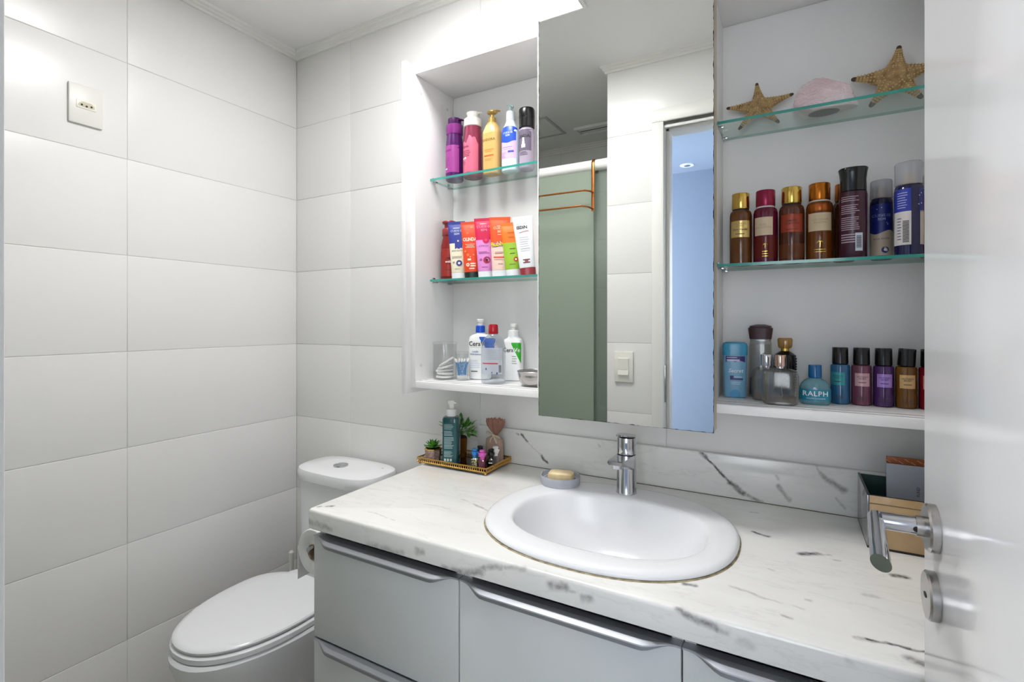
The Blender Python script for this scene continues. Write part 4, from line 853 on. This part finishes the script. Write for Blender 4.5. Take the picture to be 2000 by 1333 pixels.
# --- right, floor of the cabinet
t = thing('deodorant_stick', 'pale blue translucent deodorant stick at the mirror end of the cabinet floor', 'deodorant', (1.6905, -.082, FB), .12)
s = [(0, .0225, .0125, 3), (.002, .0245, .0145, 3), (.10, .0265, .0155, 3), (.101, .0265, .0155, 3)]
finish('body', loft(s, 44), mat('#7fb6d8', .22, name='blue_translucent', trans=.15), t); finish('cap', loft([(.1013, .0275, .0162, 3), (.122, .0278, .0164, 3), (.129, .0260, .015, 3), (.132, .020, .011, 2.6)], 44), mat('#3f9fc8', .25, trans=.15), t)
patch('base_window', s, -.45, .45, .002, .012, mat('#2f8fc0', .3), t, top=lambda x: .008*(1-(x/.45)**2)); patch('purple_panel', s, -.78, .82, .084, .099, mat('#2e2168', .4), t, bot=lambda x: .004*abs(sin(x*4)))
lettering('Secret', .0125, s, .001, .064, mat('#eaf4fb', .4), t, shear=.25, bold=.012); prints(s, [(-.018, .004, .0955, .0016)], mat('#c9d6f0', .5), t); prints(s, [(-.018, .010, .089, .0044)], mat('#d9d2ee', .5), t, name='white_pill'); prints(s, [(-.011, -.003, .0475, .010), (-.003, .017, .0445, .004)], mat('#24206a', .4), t, name='navy_box'); prints(s, para(-.003, .015, .0495, 1, .003, .0012)+para(-.009, .014, .037, 2, .004, .001), mat('#dcebf6', .5), t)
t = thing('cologne_bottle', 'tall clear cologne bottle with dark brown angular stopper', 'perfume bottle', (1.7440, -.047, FB))
s = [(0, .0265, .018, 3), (.004, .0280, .019, 3), (.06, .0262, .018, 3), (.128, .0240, .0165, 3), (.134, .0230, .016, 3)]
finish('body', loft(s, 40), FLAC, t); finish('inner_wall', loft([(.006, .0248, .0158, 3), (.06, .0232, .0148, 3), (.126, .021, .0135, 3)], 40), FLAC, t); finish('liquid', loft([(.007, .0245, .0155, 3), (.045, .0232, .015, 3)], 40), clear('#cfc9cc', .2, .2, .05), t)
finish('neck_band', loft([(.134, .0225, .0155, 3), (.1385, .0225, .0155, 3)], 40), mat('#9a9a98', .3, .6), t)
finish('stopper', loft([(.139, .0238, .0165, 3.4), (.160, .0268, .018, 3.4), (.1655, .0272, .0185, 3.4), (.1665, .0245, .0165, 3.4), (.1705, .0235, .0155, 3.2), (.1745, .010, .007, 2.4)], 44), mat('#3a1a1e', .3), t)
t = thing('perfume_bottle', 'small black studded perfume bottle with gold and glass stopper', 'perfume bottle', (1.7960, -.048, FB))
s = [(0, .017), (.003, .0195), (.03, .0215), (.07, .0232), (.092, .0238), (.103, .0215), (.110, .0125), (.112, .0085)]
finish('body', loft(s), mat('#0b0a0d', .22), t); bm = bmesh.new()
for j in range(14):
    z = .02+j*.0062
    for i in range(16):
        a = 2*pi*(i+.5*(j % 2))/16; r = at(s, z)[1]; sphere(bm, V((r*cos(a), r*sin(a), z)), .0016, u=6, v=4)
finish('studs', bm, BLACKP, t); finish('neck', loft([(.112, .0090), (.118, .0090)], 20), GOLDC, t); finish('stopper', loft([(.1185, .0120, .0120, 3), (.122, .0150, .0135, 3), (.139, .0162, .0142, 3), (.1425, .0135, .012, 3)], 28), clear('#e0c488', .35, .6, .04, '#caa45c'), t); finish('stopper_core', loft([(.119, .008), (.137, .0085)], 20), GOLDC, t)
def flacon(label, x, y, w, d, h, caph, capr, capm, liq, rot=0):
    t = thing('perfume_bottle', label, 'perfume bottle', (x, y, FB), rot); zb = h-caph-.004
    s = [(0, w*.80, d*.85, 4), (.003, w*.92, d, 4), (.015, w, d, 4), (zb-.016, w, d, 4), (zb-.005, w*.88, d*.95, 3.6), (zb, w*.62, d*.7, 3)]
    finish('body', loft(s, 48), FLAC, t); finish('inner_wall', loft([(.007, w*.86, d*.78, 4), (.016, w*.90, d*.80, 4), (zb-.018, w*.90, d*.80, 4), (zb-.008, w*.74, d*.74, 3.6)], 48), FLAC, t)
    finish('liquid', loft([(.007, w*.82, d*.75, 4), (.018, w*.86, d*.78, 4)], 40), clear('#d8c2a4', .30, .3, .03, liq), t)
    finish('heavy_base', loft([(.0015, w*.84, d*.82, 4), (.0065, w*.84, d*.80, 4)], 40), clear('#c9c6c0', .25, .5, .03), t)
    finish('dip_tube', tube(bmesh.new(), [(0, 0, zb-.004), (.001, -.001, .05), (.006, -.002, .010)], .0009, 8), clear('#b9b9bd', .5, .2, .1), t)
    finish('neck', loft([(zb, capr*.7), (zb+.004, capr*.7)], 28), CHROME, t); finish('cap', loft([(zb+.0045, capr*.97), (zb+.006, capr), (h-.001, capr), (h, capr*.96)], 32), capm, t)
    return t
flacon('clear square perfume bottle with silver cap just behind the pink-capped one', 1.7590, -.105, .031, .0125, .106, .026, .0125, CHROME, '#b79c78')
flacon('large clear rounded perfume bottle with rose-gold cap on the cabinet floor front', 1.7875, -.150, .036, .0160, .108, .025, .0115, mat('#d8b6a8', .12, 1.), '#9c8468')
t = thing('perfume_bottle', 'squat turquoise perfume bottle with blue cap and white lettering', 'perfume bottle', (1.8545, -.105, FB))
s = [(0, .026, .020, 2.4), (.003, .0295, .0225, 2.4), (.012, .0305, .0235, 2.4), (.034, .0300, .023, 2.4), (.044, .0270, .021, 2.3), (.052, .0200, .0165, 2.2), (.056, .0130, .0125, 2), (.0575, .011)]
finish('body', loft(s, 44), clear('#bfe0e6', .45, .5, .05, '#8fc3d2'), t); patch('turquoise_band', s, -.93, .93, .010, .034, mat('#1a87a6', .3), t); finish('cap', loft([(.0578, .0118), (.059, .0128), (.0845, .0126), (.086, .0118)], 32), mat('#1468a8', .2, trans=.2), t)
lettering('RALPH', .0150, s, .000, .0245, WHITE, t, bold=.015, sp=1.12); lettering('RALPH LAUREN', .0040, s, .001, .0145, WHITE, t, sp=1.3)
minis = [('blue mini body mist with black cap beside the turquoise bottle', 1.9035, '#5f9ec8', '#3f7fae', '#3c9aa0', -.35), ('dusty rose mini body mist with black cap and pale pink label', 1.9425, '#a8708a', '#8a5068', '#c9a0a4', 0), ('purple mini body mist with black cap and lilac label', 1.9815, '#7a4a92', '#5e3278', '#a884d0', 0), ('amber mini body mist with tilted black cap and gold label', 2.0200, '#b07c3c', '#8a5c20', '#d2ab74', 0), ('red mini body mist half hidden by the open door edge', 2.0590, '#b01c34', '#8f1428', '#c88088', 0)]
for i, (lb, x, g, bh, lc, r) in enumerate(minis):
    t = thing('mini_body_mist', lb, 'bottle', (x, -.070, FB), r, 'mini body mists')
    s = [(0, .0160), (.002, .0183), (.082, .0184), (.086, .0172), (.0875, .013)]
    finish('body', loft(s, 36), clear(g, .55, .55, .04, bh), t); finish('liquid', loft([(.003, .0162), (.074, .0163)], 32), clear(g, .5, .1, .1, bh), t)
    cp = finish('cap', loft([(0, .0148), (.001, .0156), (.035, .0152), (.0365, .0142)], 32), BLACKP, t, (0, 0, .0878), (0, .06 if i == 3 else 0, 0))
    patch('label', s, -.50, .50, .042, .070, mat(lc, .35, .3), t); lettering("VICTORIA'S\nSECRET", .0040, s, 0, .060, INK, t); prints(s, [(-.007, .007, .050, .0014)], INK, t); prints(s, [(-.011, .011, .018, .0008), (-.011, .011, .014, .0008)], mat('#3a2a2a', .5), t)

# ================================================================== TRAY ON THE WORKTOP
TRX, TRY = .9140, -.0965; HW, HD = .1270, .0735; TZ = CT+.010
t = thing('vanity_tray', 'rectangular gold filigree tray with mirrored base and ball feet', 'tray', (TRX, TRY, CT))
finish('mirror_base', box(-HW+.002, HW-.002, -HD+.002, HD-.002, .0075, .0100), mat('#5a5552', .05, 1., name='smoky_mirror'), t, smooth=0)
bm = bmesh.new()
for z in (.0085, .0215):
    tube(bm, [(-HW, -HD, z), (HW, -HD, z), (HW, HD, z), (-HW, HD, z)], .0014, 8, closed=True)
def rimrow(ax, a0, a1, fixed):
    n = int(abs(a1-a0)/.0078)
    for i in range(n):
        c = a0+(a1-a0)*(i+.5)/n; r = .0042
        pts = []
        for k in range(10):
            a = 2*pi*k/10; u_, w_ = c+r*cos(a), .015+.0052*sin(a)
            pts.append((u_, fixed, w_) if ax == 'x' else (fixed, u_, w_))
        tube(bm, pts, .0011, 5, closed=True)
rimrow('x', -HW, HW, -HD); rimrow('x', -HW, HW, HD); rimrow('y', -HD, HD, HW); rimrow('y', -HD, HD, -HW)
finish('filigree_rim', bm, GOLD, t)
for sx in (-1, 1):
    for sy in (-1, 1): finish('foot', sphere(bmesh.new(), V((sx*(HW-.006), sy*(HD-.006), .0042)), .0042), GOLD, t)
TZ = CT+.0101
# teal bottle
t = thing('soap_pump_bottle', 'dark teal square bottle with white pump standing on the gold tray', 'bottle', (.8935, -.1350, TZ), .42)
s = [(0, .0235, .0225, 5), (.002, .0255, .0245, 5), (.138, .0258, .0248, 5), (.143, .0235, .0225, 4), (.145, .014, .014, 2)]
finish('body', loft(s, 48), mat('#0f4a50', .12, name='teal_plastic', coat=.4), t); patch('label', s, -.75, .75, .006, .128, mat('#15555a', .3), t)
finish('collar', loft([(.145, .0152), (.165, .0150), (.1665, .012)], 32), WHITE, t); finish('pump_stem', loft([(.1665, .0075), (.180, .0070)], 20), WHITE, t)
bm = loft([(.180, .0085), (.190, .0095), (.1935, .0088)], 22); tube(bm, [(0, 0, .187), (-.010, -.004, .1865), (.014, -.002, .185)], [.003, .004, .003], 10); finish('pump_head', bm, PLASW, t)
prints(s, para(-.018, .012, .122, 4, .0042, .0013)+para(-.018, .012, .102, 4, .0040, .0014)+para(-.018, .012, .083, 9, .0040, .0015)+para(-.018, .010, .041, 5, .0040, .0014), mat('#b9d0d2', .5), t); prints(s, [(-.018, -.012, .015, .008), (-.009, -.003, .015, .008), (.0, .006, .015, .008)], mat('#d2e2e2', .5), t, name='symbols')
# plants
LEAFM = [mat('#4f9434', .4, name='leaf_green'), mat('#3a7f2a', .4), mat('#74b044', .4)]
def leaf_mesh(L_, W_, T_, m, cup=.15):
    bm = bmesh.new(); R = []
    for f in (0, .15, .35, .6, .82, .95, 1):
        w_ = W_*(sin(pi*min(1, .18+f*.82))**.8 if f < 1 else .02)*(1 if f > 0 else .5); th = T_*(1-f*.6)
        R.append([bm.verts.new((w_*cos(a), f*L_, th*sin(a)+cup*L_*f*f+(abs(cos(a))**2)*w_*.25)) for a in [2*pi*k/8 for k in range(8)]])
    skin(bm, R); me = bpy.data.meshes.new('leaf'); bmesh.ops.recalc_face_normals(bm, faces=bm.faces[:]); bm.to_mesh(me); bm.free(); me.materials.append(m)
    me.polygons.foreach_set('use_smooth', [True]*len(me.polygons)); return me
def leaves(t, spec):
    for me, loc, az, el, sc in spec:
        o = bpy.data.objects.new('leaf', me); COL.objects.link(o); o.parent = t; o.location = loc; o.rotation_euler = (Matrix.Rotation(az, 3, 'Z') @ Matrix.Rotation(el, 3, 'X')).to_euler(); o.scale = (sc,)*3
PINKG = mat('#b9a096', .5, noise=(260, '#8d7468', .42, .58), bump=(300, .0008), name='glitter_pot')
t = thing('potted_succulent', 'small green rosette succulent in a glittery pink octagonal pot on the tray', 'plant', (.8230, -.1365, TZ))
bm = loft([(0, .0225), (.034, .0262), (.0345, .0262)], 8); finish('pot', bm, PINKG, t, smooth=0)
finish('pot_rim', loft([(.0345, .0265), (.038, .0268), (.0385, .0245), (.035, .0240)], 8), GOLD, t, smooth=0); finish('soil', loft([(.0346, .0238), (.036, .0225)], 20), mat('#2a2018', .9), t)
lm = [leaf_mesh(.030, .0075, .0022, m) for m in LEAFM]
sp_ = []
for j, (cnt, el, sc) in enumerate(((10, .15, 1.0), (9, .55, .95), (7, .95, .82), (5, 1.3, .6))):
    for i in range(cnt): sp_.append((lm[(i+j) % 3], (0, 0, .038+j*.002), 2*pi*(i+.5*j)/cnt+random.uniform(-.1, .1), el+random.uniform(-.08, .08), sc*random.uniform(.9, 1.08)))
leaves(t, sp_)
t = thing('potted_plant', 'bushy green leafy plant in an amber pot behind the teal bottle', 'plant', (.8640, -.0600, TZ))
finish('pot', loft([(0, .026), (.003, .028), (.060, .031), (.061, .029)], 32), mat('#9a6426', .2, .5, name='amber_pot'), t); finish('soil', loft([(.0611, .0285), (.063, .027)], 20), mat('#2a2018', .9), t)
lm2 = [leaf_mesh(.021, .0062, .0010, m, .10) for m in LEAFM]; sp_ = []; rnd = random.Random(3)
for i in range(190):
    a = rnd.uniform(0, 2*pi); ph = math.asin(rnd.uniform(-.75, 1)); k = rnd.uniform(.45, 1)
    pos = (.063*k*cos(ph)*cos(a)+.006, .026*k*cos(ph)*sin(a), .090+.030*k*sin(ph))
    if pos[2] < .066: continue
    sp_.append((lm2[i % 3], pos, a-pi/2+rnd.uniform(-.7, .7), max(-.5, min(1.3, ph+rnd.uniform(-.4, .5))), rnd.uniform(.75, 1.1)*(1 if abs(sin(a)) < .8 else .75)))
leaves(t, sp_)
for i in range(6): finish('stem', tube(bmesh.new(), [(0, 0, .062), (.012*cos(i), .012*sin(i), .082), (.022*cos(i), .018*sin(i), .098)], .0012, 6), LEAFM[1], t)
finish('twig', tube(bmesh.new(), [(-.012, -.01, .062), (-.022, -.012, .10), (-.027, -.012, .122)], .0009, 6), mat('#6b5230', .7), t)
# wrapped gift soap
TULLE = clear('#d0a898', .5, .1, .5, '#b5897a', name='pink_tulle')
t = thing('wrapped_soap', 'dusty pink tulle-wrapped favour tied with a cream ribbon on the tray', 'favour', (1.0030, -.0600, TZ))
s = [(0, .025, .013, 3.4), (.003, .028, .015, 3.4), (.062, .0285, .0155, 3.4), (.072, .026, .014, 3), (.078, .015, .010, 2.4), (.083, .0055, .0055, 2)]
finish('wrapped_bar', loft(s, 40), mat('#b5958a', .6, noise=(30, '#9a8a72', .4, .7), name='wrapped_bar'), t)
bm = bmesh.new(); R = []
for z, r in ((.082, .0055), (.088, .009), (.098, .018), (.112, .027), (.124, .031), (.133, .029)):
    R.append([bm.verts.new((r*(1+.10*sin(11*a+z*60))*cos(a)+.004, .6*r*(1+.22*cos(9*a))*sin(a), z+.0022*sin(13*a+1)*(z-.08)/.05)) for a in [2*pi*k/48 for k in range(48)]])
skin(bm, R, False, False); finish('gathered_top', bm, TULLE, t)
RIB = mat('#d9c9b4', .5, name='ribbon'); bm = bmesh.new(); sphere(bm, V((0, -.006, .083)), .0042)
for sx, dz in ((-1, .006), (1, -.007)):
    pts = [(0, -.006, .083), (sx*.010, -.009, .087+dz*.4), (sx*.021, -.009, .087+dz), (sx*.025, -.008, .083+dz), (sx*.016, -.007, .080+dz*.6), (0, -.006, .083)]; tube(bm, pts, [.002, .0045, .0055, .004, .0035, .002], 8, flat=.35)
for sx in (-1, 1): tube(bm, [(0, -.007, .082), (sx*.008+.004, -.0165, .072), (sx*.012+.006, -.0172, .062)], [.002, .0028, .002], 8, flat=.3)
finish('ribbon_bow', bm, RIB, t)
# nail polish
def polish(label, x, y, mb, mc, ears=True, w_=.0105, hb=.030, rot=.3, txt=None):
    t = thing('nail_polish', label, 'nail polish', (x, y, TZ), rot, 'nail polish bottles on the tray')
    finish('bottle', loft([(0, w_*.9, w_*.9, 5), (.002, w_, w_, 5), (hb-.003, w_, w_, 5), (hb, w_*.75, w_*.75, 4)], 32), mb, t)
    bm = sphere(bmesh.new(), V((0, 0, hb+.0125)), .0102, 1, 1, 1.05, 20, 14)
    if ears:
        for sx in (-1, 1): sphere(bm, V((sx*.0088, 0, hb+.0155)), .0036)
    tube(bm, [(0, 0, hb), (0, 0, hb+.006)], .0068, 16)
    c = finish('cap', bm, mc, t); finish('cap_top', loft([(hb+.0215, .0062), (hb+.0225, .0088), (hb+.026, .0086), (hb+.0275, .006)], 20), mc, c)
    if txt: prints([(0, w_, w_, 5), (hb, w_, w_, 5)], [(-.006, .006, .018, .003)], WHITE, t)
    return t
GLIT = mat('#cfcfa8', .25, .3, noise=(330, '#3f4a2c', .47, .53), name='glitter_polish')
polish('silver glitter nail polish with a blue bear-eared cap on the tray', .9860, -.1440, GLIT, mat('#2f7fc4', .2))
polish('mauve nail polish with a pink bear-eared cap at the tray corner', 1.0140, -.1480, clear('#a0607c', .6, .5, .04, '#80405c'), mat('#d85ab8', .2))
polish('black square nail polish with a black cap beside the pink one', 1.0300, -.1235, mat('#0e0d10', .12), BLACKP, False, .0105, .030, .3, 'x')
polish('clear nail polish with a white bear-eared cap in front of the favour', 1.0285, -.0965, clear('#e6dcd8', .25, .5, .04), WHITE, True, .0100, .031)
polish('glitter nail polish with a dark navy cap behind the blue-capped one', .9860, -.1150, GLIT, mat('#1c1a30', .25), False, .0098, .032)

# ================================================================== BOX BY THE DOOR
t = thing('organiser_box', 'open mirrored organiser box with gold-tan front on the worktop by the door', 'box', (2.013, -.108, CT))
x0, x1, y0, y1, h = -.073, .073, -.079, .084, .104; w_ = .004
DG = mat('#0f3a32', .6, name='green_felt')
finish('front_panel', box(x0+w_, x1-w_, y0, y0+w_, .004, h, .0005), mat('#bfa27a', .22, noise=(14, '#a88a60', .35, .7), name='tan_gloss'), t)
finish('front_line', box(x0+w_, x1-w_, y0-.0004, y0-.0001, h-.016, h-.0145), mat('#6e5638', .4), t, smooth=0)
finish('base_edge', box(x0, x1, y0-.001, y1, 0, .0038, .0005), mat('#1b1513', .4), t)
for a, b in ((x0, x0+w_-.0003), (x1-w_+.0003, x1)): finish('side_panel', box(a, b, y0, y1, .004, h, .0005), mat('#9a9a9c', .15, .9, name='silver_mirror'), t)
finish('back_panel', box(x0+w_, x1-w_, y1-w_, y1, .004, h, .0005), DG, t); finish('lining', box(x0+w_, x1-w_, y0+w_+.0002, y1-w_-.0002, .004, .006), DG, t)
finish('lining_side', box(x0+w_, x0+w_+.0015, y0+w_+.0002, y1-w_-.0002, .0061, h-.001), DG, t); finish('front_lining', box(x0+w_+.002, x1-w_, y0+w_+.0001, y0+w_+.0012, .0061, h-.0005), DG, t)
bm = bmesh.new()
for a in ((x0, x0+w_-.0003, y0, y1), (x0+w_, x1-w_, y0, y0+.0012)): bx(bm, a[0], a[1], a[2], a[3], h+.0001, h+.0014)
finish('dark_rim', bm, mat('#2a2320', .4), t, smooth=0)
t = thing('gift_card_box', 'pale grey card packet with a copper patterned top inside the organiser', 'card box', (2.034, -.062, CT+.0065), 0, rot=(-.06, 0, 0))
finish('packet', box(-.046, .046, -.004, .004, 0, .135, .0008), mat('#c4c8d2', .5), t)
finish('copper_band', box(-.0455, .0462, -.0044, .0044, .1352, .1495, .0006), mat('#a5592c', .35, .3), t)
bm = bmesh.new()
for i in range(9):
    x = -.042+i*.0105; z = .1445 if i % 2 else .1395; tube(bm, [(x-.004, -.0046, z+.0025), (x+.004, -.0046, z-.0025)], .0004, 6)
finish('white_dashes', bm, mat('#ead2bf', .5), t)
s = None
o = lettering('FUND', .0075, None, .000, .082, mat('#4a4a72', .5), t, rot=pi/2); o.location = (.008, -.0042, 0)
o = lettering('MIMOS', .0075, None, .000, .100, mat('#3c4438', .5), t, rot=pi/2); o.location = (.036, -.0042, 0)
